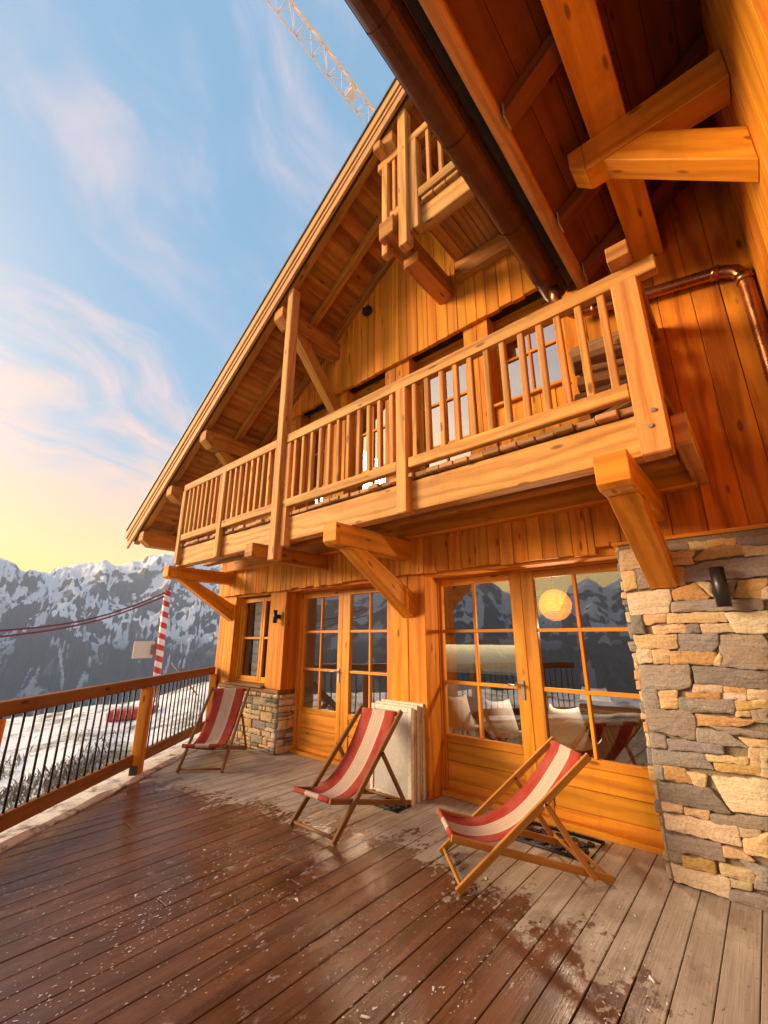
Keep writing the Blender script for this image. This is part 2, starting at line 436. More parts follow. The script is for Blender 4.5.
# ================================================================== SETTING
# ---- terrace deck (boards run towards the house, cut off along the slanting edge)
def kerb_y(x): return .986 + (-4.816 - x) * 1.288
d = MB(); bw = .155; x = -.81 - 46 * bw
k = 0
while x < 1.2:
    x0 = x + .0028; x1 = x + bw - .0028
    ytop = 3.95 if x > -.87 else 4.40
    cuts = [max(-3.5, kerb_y(x0) + .012), ytop]; c1 = [max(-3.5, kerb_y(x1) + .012), ytop]
    if cuts[0] < ytop - .05:
        joints = []
        if random.random() < .45 and ytop - cuts[0] > 2.5: joints = [random.uniform(cuts[0] + .9, ytop - .9)]
        ys0 = [cuts[0]] + joints + [ytop]; ys1 = [c1[0]] + joints + [ytop]
        for i in range(len(ys0) - 1):
            a0, a1 = ys0[i] + (.003 if i else 0), ys0[i + 1] - (.003 if i < len(ys0) - 2 else 0)
            b0, b1 = ys1[i] + (.003 if i else 0), ys1[i + 1] - (.003 if i < len(ys0) - 2 else 0)
            dz = random.uniform(-.002, .002)
            d.hexa([(x0, a0, -.03), (x0, a0, dz), (x1, b0, dz), (x1, b0, -.03), (x0, a1, -.03), (x0, a1, dz), (x1, b1, dz), (x1, b1, -.03)], a1 - a0)
    x += bw
tag(d.build('terrace_deck', M_DECK, bevel=.003), kind='structure')
sub = MB()       # dark joist bed under the gaps
sub.face([(-8.0, 5.0, -.10), (1.3, 5.0, -.10), (1.3, -3.5, -.10), (kx := -4.816 + (.986 + 3.5) / 1.288, -3.5, -.10)], [(0, 0)] * 4)
sub.box(-4.0, 1.3, -3.52, -3.46, -1.6, -.02, 'x')
tag(sub.build('deck_underlay', plain('dark joist shadow wood', (.02, .014, .01), .9)), kind='structure')

# ---- kerb strip outside the deck, with old snow on it
kd = Vector((-.613, .790, 0)); kn = Vector((-.790, -.613, 0))
kb = MB(); A = Vector((-4.816, .986, 0)) - kd * 4.2; B = Vector((-7.42, 4.34, 0))
n = 60
prev = None
Lk = (B - A).length
for i in range(n + 1):
    p = A + kd * Lk * i / n
    w = .46 + .05 * mn.noise(p * 1.7)
    sec = [p + Vector((0, 0, -.25)), p + Vector((0, 0, .012 + .01 * mn.noise(p * 4))), p + kn * .06 + Vector((0, 0, .03 + .025 * mn.noise(p * 3 + Vector((5, 0, 0))))),
           p + kn * .25 + Vector((0, 0, .022 + .03 * mn.noise(p * 3.1 + Vector((9, 0, 0))))), p + kn * w + Vector((0, 0, -.0)), p + kn * w + Vector((0, 0, -1.6))]
    if prev:
        for j in range(5): kb.face([prev[j], sec[j], sec[j + 1], prev[j + 1]], [(0, 0)] * 4, smooth=False)
    prev = sec
tag(kb.build('terrace_kerb', M_KERB), kind='structure')

# ---- snow field beyond the rail, one sheet that falls away into the valley and joins the far slope
def crest(az):   # degrees -> (elevation of the visible snow edge)
    pts = [(-200, -9), (-100, -9), (-80.4, -8.4), (-74.5, -7.5), (-69.8, -7.3), (-64.1, -5.8), (-62.5, -5.3), (-40, -5), (0, -5), (160, -9)]
    for (a, e), (b, f) in zip(pts, pts[1:]):
        if a <= az <= b: return e + (f - e) * (az - a) / (b - a)
    return -9
g = MB(); rs = [0, 3, 5, 6, 7, 8, 9, 10, 11, 12, 13, 14, 15, 16, 17, 18, 19, 20, 21, 22, 24, 27, 32, 45, 80, 160, 320, 620]
azs = [-200 + 2.0 * i for i in range(50)] + [-100 + .8 * i for i in range(63)] + [-49 + 2.5 * i for i in range(84)]
azs = [a for a in azs if a < 160] + [160]
grid = []
for a in azs:
    row = []
    zc = H + 19 * math.tan(R(crest(a)))
    for r in rs:
        P = Vector((r * math.sin(R(a)), r * math.cos(R(a)), 0))
        if r <= 19: z = -1.75 + (zc + 1.75) * max(0, (r - 6) / 13) ** 1.2
        else: z = zc - .035 * (r - 19) ** 1.5 if r < 60 else zc - .035 * 41 ** 1.5 - (r - 60) * .55
        amp = max(0, min(1, (r - 5) / 5))
        z += amp * (.16 * mn.noise(P * .35) + .10 * mn.noise(P * 1.1) + .05 * mn.noise(P * 3))
        row.append((P.x, P.y, z))
    grid.append(row)
for i in range(len(azs) - 1):
    for j in range(len(rs) - 1):
        if j == 0: g.face([grid[i][0], grid[i + 1][1], grid[i][1]], [(0, 0)] * 3, smooth=True)
        else: g.face([grid[i][j], grid[i + 1][j], grid[i + 1][j + 1], grid[i][j + 1]], [(0, 0)] * 4, smooth=True)
go = g.build('snow_ground', M_SNOWGROUND); tag(go, kind='structure')

# ---- far mountains all round the open side
sil = [(-200, 8.5), (-184, 10.5), (-176, 7.5), (-169, 7.4), (-166, 5.4), (-164.5, 6.6), (-162.5, 6.2), (-160.5, 2.9), (-157.5, 2.4), (-155, 4.6), (-151, 8.4), (-147, 8.2), (-140, 7.4), (-133, 6.2), (-126, 5.6), (-118, 6.6), (-110, 7.6), (-104, 7.0), (-97, 7.8), (-90, 8.2), (-86, 7.9), (-83.5, 7.5), (-82.5, 7.2), (-81.4, 6.2), (-79.6, 6.6),
       (-78.4, 7.0), (-76.7, 7.3), (-75.6, 7.4), (-74.8, 7.9), (-73.2, 7.5), (-71.7, 8.2), (-70.2, 8.9), (-68.3, 9.4), (-66.1, 9.0), (-62, 8.2), (-56, 9.4), (-48, 8.0), (-36, 9.0), (-20, 6.5), (0, 6)]
def sil_el(a):
    for (p, e), (q, f) in zip(sil, sil[1:]):
        if p <= a <= q:
            k = (a - p) / (q - p); k = k * k * (3 - 2 * k); return e + (f - e) * k
    return 6
mg = MB()
azs = []; a = -200
while a <= 0:
    azs.append(a); a += .12 if -100 < a < -58 else (.4 if a < -140 else .8)
r0, r1 = 560., 4300.; nr = 190
gr = []
for a in azs:
    row = []
    sa, ca = math.sin(R(a)), math.cos(R(a))
    ztop = H + r1 * math.tan(R(sil_el(a)))
    for j in range(nr + 14):
        t = j / nr
        r = r0 + (r1 - r0) * t
        x, y = r * sa, r * ca
        P = Vector((x, y, 0))
        if t <= .36: z = -300 - 330 * math.sin(t / .36 * math.pi / 2)
        elif t <= 1: 
            s = (t - .36) / .64
            z = -630 + (ztop + 630) * (s ** 1.12)
        else: z = ztop - (t - 1) * 3400
        s = max(0, (t - .36) / .64)
        env = min(1, s * 2.2) * (1 - .80 * max(0, 1 - abs(t - 1) / .10) if abs(t - 1) < .10 else 1)
        # spurs and gullies running down the fall line
        Q = Vector((a * .30, r * .0011, 0))
        spur = mn.ridged_multi_fractal(Vector((a * .22, r * .0005 + .07 * math.sin(a * .9), 1.7)), .9, 2.1, 6, 1.0, 2.0, noise_basis='PERLIN_ORIGINAL')
        rid = mn.ridged_multi_fractal(P * .0011 + Vector((3.1, 7.7, 0)), .9, 2.1, 7, 1.0, 2.0, noise_basis='PERLIN_ORIGINAL')
        z += env * ((spur - .9) * 120 + (rid - .9) * 150)
        z += (.35 + .65 * env) * (mn.noise(P * .012) * 16 + mn.noise(P * .03) * 11 + (1 - abs(mn.noise(P * .006 + Vector((4, 4, 4)))) * 2) * 30 - 15) * min(1, s * 3)
        gl = 1 - abs(mn.noise(Vector((a * .62 + .8 * mn.noise(Vector((a * .5, r * .003, 4))), r * .0012, 9.2)))) * 6
        row.append(((x, y, z), max(0, gl)))
    gr.append(row)
for i in range(len(azs) - 1):
    for j in range(nr + 13):
        q = [gr[i][j], gr[i + 1][j], gr[i + 1][j + 1], gr[i][j + 1]]
        gl = sum(k[1] for k in q) / 4
        mg.face([k[0] for k in q], [(0, 0)] * 4, (gl, 0, 0), smooth=True)
mo = mg.build('mountains', M_MOUNT); tag(mo, kind='structure')
# weld the grid so it shades smoothly
bm = bmesh.new(); bm.from_mesh(mo.data); bmesh.ops.remove_doubles(bm, verts=bm.verts, dist=.01); bm.to_mesh(mo.data); bm.free()
bm = bmesh.new(); bm.from_mesh(go.data); bmesh.ops.remove_doubles(bm, verts=bm.verts, dist=.001); bm.to_mesh(go.data); bm.free()

# ---- the air between here and the far side of the valley
hz = MB(); hz.box(-5900, 5900, -5900, 5900, -760, 900)
ho = hz.build('haze', [])
t = NT('valley air'); pv = t.n('ShaderNodeVolumePrincipled'); pv.inputs['Color'].default_value = (.56, .70, 1.0, 1); pv.inputs['Density'].default_value = 0.00012
pv.inputs['Anisotropy'].default_value = .1
t.l(pv.outputs[0], t.out.inputs['Volume']); ho.data.materials.append(t.mat); tag(ho, kind='stuff')
ho['label'] = 'pale blue evening haze filling the valley air'; ho['category'] = 'haze'

# ================================================================== THE CHALET
chalet = empty('wooden_chalet', 'large orange timber chalet with balconies, glazed doors and a stone wall base', 'chalet', (-3.5, 4.4, 0))
CH = Vector((-3.5, 4.4, 0))
def part(mb, name, mat, parent=None, bevel=0, seg=1):
    """parts are modelled in world coordinates and hung under the chalet"""
    o = mb.build(name, mat, parent or chalet, bevel, seg)
    if parent is None: o.location = -CH
    return o
def S(x):                     # soffit height of the main roof
    return 6.48 + .68 * (x + 4.6) if x < -.6 else 9.20 - .68 * (x + .6)
def S2(x): return 4.92 + .68 * (x + .8)     # soffit of the wing roof

# ---- ground floor panels (0.3 m deep piers of boards between the openings)
def boards(mb, x0, x1, y0, y1, z0, z1, w=.15, rag=0.0, top=None, gap=.004, jit=.004):
    x = x0
    while x < x1 - .01:
        ww = w * random.uniform(.8, 1.25)
        if x + ww > x1 - w * .4: ww = x1 - x
        xe = x + ww
        zb = z0 + random.uniform(-rag, rag)
        dy = random.uniform(-jit, jit)
        zt0 = top(x) if top else z1; zt1 = top(xe) if top else z1
        mb.hexa([(x + gap / 2, y0 + dy, zb), (xe - gap / 2, y0 + dy, zb), (xe - gap / 2, y1, zb), (x + gap / 2, y1, zb),
                 (x + gap / 2, y0 + dy, zt0), (xe - gap / 2, y0 + dy, zt1), (xe - gap / 2, y1, zt1), (x + gap / 2, y1, zt0)], z1 - z0)
        x = xe
panel = MB()
for x0, x1, zb in ((-7.60, -7.07, .86), (-6.03, -5.60, .86), (-3.46, -2.94, 0)):
    boards(panel, x0, x1, 4.09, 4.46, zb, 2.42, .26)
# wall above/below the window and over the doors, at frame depth
panel.box(-7.07, -6.03, 4.44, 4.50, .86, .93, 'x')
for x0, x1 in ((-7.07, -6.03), (-5.60, -3.46), (-2.94, -.84)):
    panel.box(x0, x1, 4.10, 4.46, 2.295, 2.40, 'x')          # lintel boards
part(panel, 'wall_panel', W_FACADE, bevel=.004)

# ---- skirt of boards at the first floor
sk = MB()
boards(sk, -7.62, -1.02, 4.03, 4.09, 2.325, 3.2, .155, .014)
part(sk, 'board_cladding', W_FACADE, bevel=.004)
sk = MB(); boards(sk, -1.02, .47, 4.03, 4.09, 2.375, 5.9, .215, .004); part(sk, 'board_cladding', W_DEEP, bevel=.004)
sk2 = MB()
boards(sk2, -7.3, -1.02, 4.03, 4.09, 5.37, 6, .15, .013, top=lambda x: max(5.40, S(x) - .01))
boards(sk2, -1.02, 2.3, 4.03, 4.09, 5.9, 6, .15, 0, top=lambda x: S(x) - .01)
part(sk2, 'gable_cladding', W_FACADE, bevel=.004)
# ---- wall behind the upper balcony: panels and lintels between the openings
up = MB()
for x0, x1 in ((-7.58, -5.52), (-4.84, -4.37), (-3.55, -3.10), (-2.23, -1.89)):
    boards(up, x0, x1, 4.092, 4.34, 3.0, 5.42, .2, 0, top=lambda x: min(5.42, S(x) - .02))
boards(up, -1.89, -1.02, 4.12, 4.30, 3.0, 4.16, .16)
up.box(-1.08, -1.02, 4.092, 4.34, 4.1, 5.42)
up.box(-5.52, -1.02, 4.30, 4.36, 5.30, 5.46, 'x')
part(up, 'upper_wall', W_FACADE, bevel=.004)
# shell: side, back, floors, party wall
sh = MB()
sh.box(-7.60, -7.50, 4.46, 12, 0, 3.9, 'y'); sh.box(-7.6, 3.0, 11.9, 12.0, 0, 4.3, 'x')
sh.hexa([(-7.6, 11.9, 4.2), (3, 11.9, 4.2), (3, 12, 4.2), (-7.6, 12, 4.2), (-.8, 11.9, 9), (-.4, 11.9, 9), (-.4, 12, 9), (-.8, 12, 9)], 5)
part(sh, 'outer_wall', W_FACADE)
ins = MB()
ins.box(-7.5, 2.9, 4.47, 11.9, 2.50, 3.05, 'x'); ins.box(-7.5, 2.9, 4.37, 11.9, 5.55, 5.85, 'x'); ins.box(2.9, 3.0, 4.2, 11.9, 0, 6, 'y')
ins.box(-7.5, 2.9, 7.0, 7.1, 3.05, 5.55, 'x')
part(ins, 'interior_wall', M_WALLDARK)
fl = MB(); fl.box(-7.5, 2.9, 4.47, 11.9, -.06, .03, 'x'); part(fl, 'interior_floor', M_FLOORIN)
bk = MB(); bk.box(-7.5, 2.9, 8.35, 8.45, .03, 2.5, 'x'); bk.box(-5.85, -5.75, 4.6, 8.35, .03, 2.5, 'y'); part(bk, 'back_room_wall', M_WALLIN)

# ---- main roof
rf = MB()
def slope_boards(mb, x0, x1, y0, y1, SF, th, step):
    """soffit boards lying along Y"""
    x = x0
    while x < x1 - .01:
        xe = min(x1, x + step)
        a, b = SF(x + .002), SF(xe - .002)
        mb.hexa([(x + .002, y0, a), (x + .002, y0, a + th), (xe - .002, y0, b + th), (xe - .002, y0, b), (x + .002, y1, a), (x + .002, y1, a + th), (xe - .002, y1, b + th), (xe - .002, y1, b)], y1 - y0)
        x = xe
slope_boards(rf, -9.1, -.6, 2.86, 12.2, S, .04, .16)
slope_boards(rf, -.6, 2.3, 2.86, 12.2, S, .04, .16)
roof = part(rf, 'main_roof', W_SOFFIT)
def slab(mb, x0, x1, y0, y1, SF, d0, d1, **k):
    mb.hexa([(x0, y0, SF(x0) + d0), (x0, y1, SF(x0) + d0), (x0, y1, SF(x0) + d1), (x0, y0, SF(x0) + d1), (x1, y0, SF(x1) + d0), (x1, y1, SF(x1) + d0), (x1, y1, SF(x1) + d1), (x1, y0, SF(x1) + d1)], (x1 - x0) * 1.2, **k)
SL = lambda x: 6.48 + .68 * (x + 4.6)
SR = lambda x: 9.20 - .68 * (x + .6)
top = MB(); slab(top, -9.16, -.6, 2.765, 12.3, SL, .235, .258); slab(top, -.6, 2.3, 2.765, 12.3, SR, .235, .258); slab(top, -9.1, -.6, 2.86, 12.2, SL, .045, .23); slab(top, -.6, 2.3, 2.86, 12.2, SR, .045, .23)
part(top, 'roof_sheet', M_ROOFTOP, roof)
bg = MB()
for SF, a, b in ((SL, -9.12, -.6), (SR, -.6, 2.3)):
    slab(bg, a, b, 2.82, 2.86, SF, -.14, .13); slab(bg, a, b, 2.785, 2.855, SF, .075, .23)
    slab(bg, a, b, 2.805, 2.819, SF, .0, .07)
part(bg, 'barge_board', W_BARGE, roof, bevel=.006)
for y in (2.95, 3.52, 4.00):
    for SF, a, b in ((SL, -9.0, -.6), (SR, -.6, 2.3)):
        r_ = MB(); slab(r_, a, b, y - .05, y + .05, SF, -.14, -.002); part(r_, 'rafter', W_SOFFIT, roof, bevel=.006)
def purlin(x, y0, y1, w, h, zt, mat=W_SOFFIT, par=None, nose=True):
    m = MB()
    if nose:
        # end with a scooped nose
        m.hexa([(x - w / 2, y0, zt - h * .62), (x - w / 2, y0, zt), (x + w / 2, y0, zt), (x + w / 2, y0, zt - h * .62),
                (x - w / 2, y0 + .14, zt - h), (x - w / 2, y0 + .14, zt), (x + w / 2, y0 + .14, zt), (x + w / 2, y0 + .14, zt - h)], .14, tint=(.3, .55, .5))
        m.box(x - w / 2, x + w / 2, y0 + .14, y1, zt - h, zt, 'y', tint=(.3, .55, .5))
    else: m.box(x - w / 2, x + w / 2, y0, y1, zt - h, zt, 'y')
    return part(m, 'purlin', mat, par or roof, bevel=.007, seg=2)
for x in (-8.62, -7.62, -6.55, -4.58, -2.48, -.6, 1.5):
    zt = min(S(x - .1), S(x + .1)) - .142
    purlin(x, 2.875, 4.1, .21, .27, zt)
def brace(p0, p1, w, h, name='brace', mat=W_FACADE, par=None, tint=None):
    m = MB(); m.beam(p0, p1, w, h, tint=tint); return part(m, name, mat, par, bevel=.007, seg=2)
for x, dz in ((-4.58, .95), (-6.55, .8)):
    zt = S(x) - .5
    brace((x, 3.22, zt + .05), (x, 4.12, zt - dz), .15, .19, par=roof, mat=W_SOFFIT)
# eaves gutter at the far low edge
gt = MB(); gt.tube([(-9.2, 2.80, 3.55), (-9.2, 12, 3.55)], .075, 12); part(gt, 'eaves_gutter', M_COPPER, roof)

# ---- first-floor balcony
bal = MB(); x = -7.16
while x < -.26:
    w = .145; yf = 2.985 + random.uniform(-.03, .02)
    bal.box(x + .003, x + w - .003, yf, 4.02, 3.045 + random.uniform(-.004, .003), 3.09, 'y'); x += w
balcony = part(bal, 'balcony', W_WEATH, bevel=.006)
def bpart(mb, name, mat=W_BALC, bevel=.008, seg=1): return part(mb, name, mat, balcony, bevel, seg)
m = MB(); m.box(-7.2, -.28, 3.02, 3.16, 2.735, 3.03, 'x', tint=(.2, .62, .6)); bpart(m, 'edge_beam', W_BALC, .008, 2)
m = MB(); m.box(-7.2, -.2, 3.90, 4.02, 2.74, 3.03, 'x'); bpart(m, 'wall_plate', W_FACADE, .014)
m = MB(); m.box(-7.2, -.25, 3.45, 3.57, 2.80, 3.03, 'x'); bpart(m, 'joist', W_SOFFIT, .01)
for x0, x1 in ((-7.18, -4.42), (-4.27, -.11)):
    m = MB(); m.box(x0, x1, 2.955, 3.035, 4.03, 4.15, 'x'); bpart(m, 'top_rail', W_BALC, .007, 2)
posts = (-7.12, -5.80, -4.345, -2.35, -.31)
for x0, x1 in ((-7.06, -5.86), (-5.74, -4.42), (-4.27, -2.42), (-2.28, -.40)):
    m = MB(); m.box(x0, x1, 2.955, 3.03, 3.145, 3.25, 'x'); bpart(m, 'bottom_rail', W_BALC, .008)
for x, z0, z1, w, y in ((-7.12, 2.76, 4.028, .11, 2.94), (-5.80, 2.72, 4.028, .11, 2.94), (-2.35, 2.71, 4.028, .13, 2.94), (-.31, 2.70, 4.028, .17, 2.925)):
    m = MB(); m.box(x - w / 2, x + w / 2, y, y + .125, z0, z1); bpart(m, 'post', W_BALC, .010)
m = MB(); m.box(-4.41, -4.28, 2.90, 3.03, 2.50, S(-4.345) - .14, tint=(.4, .8, .4)); bpart(m, 'roof_post', W_BALC, .010)
m = MB(); m.box(-4.27, -4.17, 2.96, 3.06, 2.66, 4.02); bpart(m, 'post', W_BALC, .008)
for a, b in ((-7.06, -5.86), (-5.74, -4.42), (-4.17, -2.42), (-2.28, -.40)):
    n = round((b - a) / .155)
    for i in range(n):
        x = a + (b - a) * (i + .5) / n
        m = MB(); c = (x, 2.995)
        j = random.uniform(-.007, .007); x += random.uniform(-.005, .005)
        m.hexa([(x - .027, 2.97, 3.22), (x + .027, 2.97, 3.22), (x + .027, 3.022, 3.22), (x - .027, 3.022, 3.22), (x - .026 + j, 2.97, 4.05), (x + .026 + j, 2.97, 4.05), (x + .026 + j, 3.022, 4.05), (x - .026 + j, 3.022, 4.05)], .83); bpart(m, 'baluster', W_BALC, .010, 2)
# return to the wall at the right end
m = MB(); m.box(-.375, -.235, 2.84, 4.03, 4.155, 4.28, 'y'); bpart(m, 'end_rail', W_BALC, .007, 2)
m = MB(); m.box(-.35, -.26, 3.06, 4.03, 3.14, 3.25, 'y'); bpart(m, 'bottom_rail', W_BALC, .008)
for y in (3.3, 3.5, 3.7, 3.88):
    m = MB(); m.box(-.33, -.28, y, y + .05, 3.24, 4.16); bpart(m, 'baluster', W_BALC, .010, 2)
m = MB(); m.box(-.224, -.13, 3.06, 4.03, 2.76, 2.98, 'y'); bpart(m, 'end_beam', W_BALC, .007)
for x, z in ((-.285, 2.985), (-.315, 2.885)):
    m = MB(); m.tube([(x, 2.927, z), (x, 2.912, z)], [.017, .013], 10); bpart(m, 'bolt', M_STEEL, 0)
# brackets: cantilever beam with a brace down to the wall
def bracket(x, w, zt, h, y0, yw, footz, braced=True, mat=W_FACADE, bw_=.17):
    m = MB(); tt = (random.random(), .55, .5)
    m.hexa([(x - w / 2, y0, zt - h * .86), (x - w / 2, y0, zt), (x + w / 2, y0, zt), (x + w / 2, y0, zt - h * .86), (x - w / 2, y0 + .05, zt - h), (x - w / 2, y0 + .05, zt), (x + w / 2, y0 + .05, zt), (x + w / 2, y0 + .05, zt - h)], .05, tint=tt)
    m.box(x - w / 2, x + w / 2, y0 + .05, yw + .02, zt - h, zt, 'y', tint=tt)
    bk_ = bpart(m, 'bracket', mat, .007, 2)
    if braced:
        b = MB(); 
        ya, za = y0 + .20, zt - h - .002; yb, zb = yw + .01, footz
        hh = .21
        # slanting strut with a level seat and a plumb foot
        b.hexa([(x - bw_ / 2, ya, za), (x + bw_ / 2, ya, za), (x + bw_ / 2, ya + hh * 1.35, za), (x - bw_ / 2, ya + hh * 1.35, za),
                (x - bw_ / 2, yb, zb), (x + bw_ / 2, yb, zb), (x + bw_ / 2, yb, zb + hh * 1.35), (x - bw_ / 2, yb, zb + hh * 1.35)], 1.3, tint=(random.random(), .7, .5))
        bpart(b, 'strut', W_FRAME, .006, 2)
bracket(-.55, .20, 2.73, .23, 2.80, 3.93, 1.97, bw_=.185)
bracket(-3.18, .20, 2.73, .22, 2.80, 4.09, 1.82)
bracket(-7.22, .19, 2.73, .20, 2.86, 4.09, 1.88, bw_=.15)
bracket(-4.68, .17, 2.735, .19, 2.80, 4.05, 0, braced=False, mat=W_SOFFIT)

# ---- little balcony under the ridge
ab = MB(); x = -2.2
while x < 1.9:
    ab.box(x + .003, x + .157, 2.99 + random.uniform(-.02, .02), 4.03, 6.33 + random.uniform(-.004, .004), 6.375, 'y'); x += .16
apex = part(ab, 'upper_balcony', W_BALC, bevel=.006)
def apart(mb, name, mat=W_BALC, bevel=.008): return part(mb, name, mat, apex, bevel)
m = MB(); m.box(-2.2, 1.9, 3.03, 3.15, 6.05, 6.325, 'x'); apart(m, 'edge_beam')
m = MB(); m.box(-2.2, 1.9, 3.92, 4.03, 6.05, 6.325, 'x'); apart(m, 'wall_plate', W_SOFFIT)
m = MB(); m.box(-2.69, 1.9, 2.955, 3.03, 7.36, 7.48, 'x'); apart(m, 'top_rail')
m = MB(); m.box(-2.18, 1.9, 2.96, 3.03, 6.40, 6.53, 'x'); apart(m, 'bottom_rail')
m = MB(); m.box(-2.5, -2.32, 2.96, 3.03, 6.40, 6.53, 'x'); apart(m, 'bottom_rail')
m = MB(); m.box(-2.315, -2.19, 2.90, 3.02, 5.80, S(-2.25) - .145); apart(m, 'roof_post')
m = MB(); m.box(-2.19, -2.07, 2.95, 3.06, 5.98, 7.36); apart(m, 'post')
m = MB(); m.box(-2.615, -2.52, 2.95, 3.05, 5.92, 7.36); apart(m, 'post')
m = MB(); m.box(-2.63, -2.51, 2.80, 4.03, 7.482, 7.60, 'y'); apart(m, 'end_rail')
m = MB(); m.box(-2.58, -2.36, 2.86, 4.05, 6.05, 6.30, 'y'); apart(m, 'console', W_SOFFIT, .007)
m = MB(); m.box(-2.52, -2.30, 3.25, 4.05, 5.90, 6.045, 'y'); apart(m, 'corbel', W_SOFFIT, .007)
for x in [-2.44, -2.36] + [-1.93 + .16 * i for i in range(23)]:
    m = MB(); m.box(x - .025, x + .025, 2.975, 3.02, 6.5, 7.38); apart(m, 'baluster')

# ---- stone wall right of the doors
GREY = [(.29, .285, .285), (.225, .225, .23), (.35, .335, .325), (.32, .285, .265)]
TAN = [(.72, .53, .32), (.76, .55, .31), (.64, .51, .35), (.78, .60, .38), (.72, .44, .20)]
PALE = [(.80, .67, .50), (.74, .62, .46)]
def add_stone(mb, poly, yf, depth, colr, plane='y', sx=1, jit=.0065):
    """poly in wall coordinates; worn outline, domed face"""
    pts = [Vector((p[0], p[1])) for p in poly]
    c = sum(pts, Vector((0, 0))) / len(pts)
    out = []
    for i, p in enumerate(pts):
        a = pts[i - 1]; b = pts[(i + 1) % len(pts)]
        la, lb = (a - p).length, (b - p).length
        k = min(.011, .25 * min(la, lb))
        pa = p + (a - p).normalized() * k; pb = p + (b - p).normalized() * k
        out.append(pa); out.append(p * .4 + (pa + pb) * .3); out.append(pb)
        nseg = int((lb - 2 * k) / .032)
        for q in range(1, nseg):
            e = pb + ((b + (p - b).normalized() * k) - pb) * q / nseg
            nn = Vector((-(b - p).y, (b - p).x)).normalized()
            out.append(e + nn * random.uniform(-jit, jit))
    def P3(q, y):
        return (q.x, y, q.y) if plane == 'y' else (y, q.x, q.y)
    cv = tuple(max(0, v * random.uniform(.93, 1.07)) for v in colr)
    rng = []
    tilt = (random.uniform(-.03, .03), random.uniform(-.04, .04))
    for ins_, dd in ((0, 0), (.0, .72), (.004, .93), (.011, 1.0)):
        ring = []
        for q in out:
            dv = c - q; L = max(dv.length, 1e-5)
            qq = q + dv * min(.45, ins_ / L)
            dz = depth * dd + (tilt[0] * (qq.x - c.x) + tilt[1] * (qq.y - c.y) if dd > .5 else 0) + (mn.noise(Vector((qq.x * 22, qq.y * 34, yf))) * .008 if dd > .5 else 0)
            ring.append(P3(qq, yf - sx * dz))
        rng.append(ring)
    b0 = len(mb.v); n = len(out)
    for ring in rng: mb.v += ring
    for k in range(len(rng) - 1):
        for i in range(n):
            j = (i + 1) % n
            f = (b0 + k * n + i, b0 + k * n + j, b0 + (k + 1) * n + j, b0 + (k + 1) * n + i)
            mb.f.append(f); mb.uv.append([(0, 0)] * 4); mb.t.append(cv); mb.m.append(0); mb.sm.append(k > 0)
    # domed middle
    mid = []
    for q in out:
        qq = q + (c - q) * .5
        mid.append(P3(qq, yf - sx * (depth + .003 + mn.noise(Vector((qq.x * 16, qq.y * 40, 3))) * .006 + tilt[0] * (qq.x - c.x) + tilt[1] * (qq.y - c.y))))
    b1 = len(mb.v); mb.v += mid; mb.v.append(P3(c, yf - sx * (depth + .004)))
    lr = b0 + (len(rng) - 1) * n
    for i in range(n):
        j = (i + 1) % n
        mb.f.append((lr + i, lr + j, b1 + j, b1 + i)); mb.uv.append([(0, 0)] * 4); mb.t.append(cv); mb.m.append(0); mb.sm.append(True)
        mb.f.append((b1 + i, b1 + j, b1 + n)); mb.uv.append([(0, 0)] * 3); mb.t.append(cv); mb.m.append(0); mb.sm.append(True)

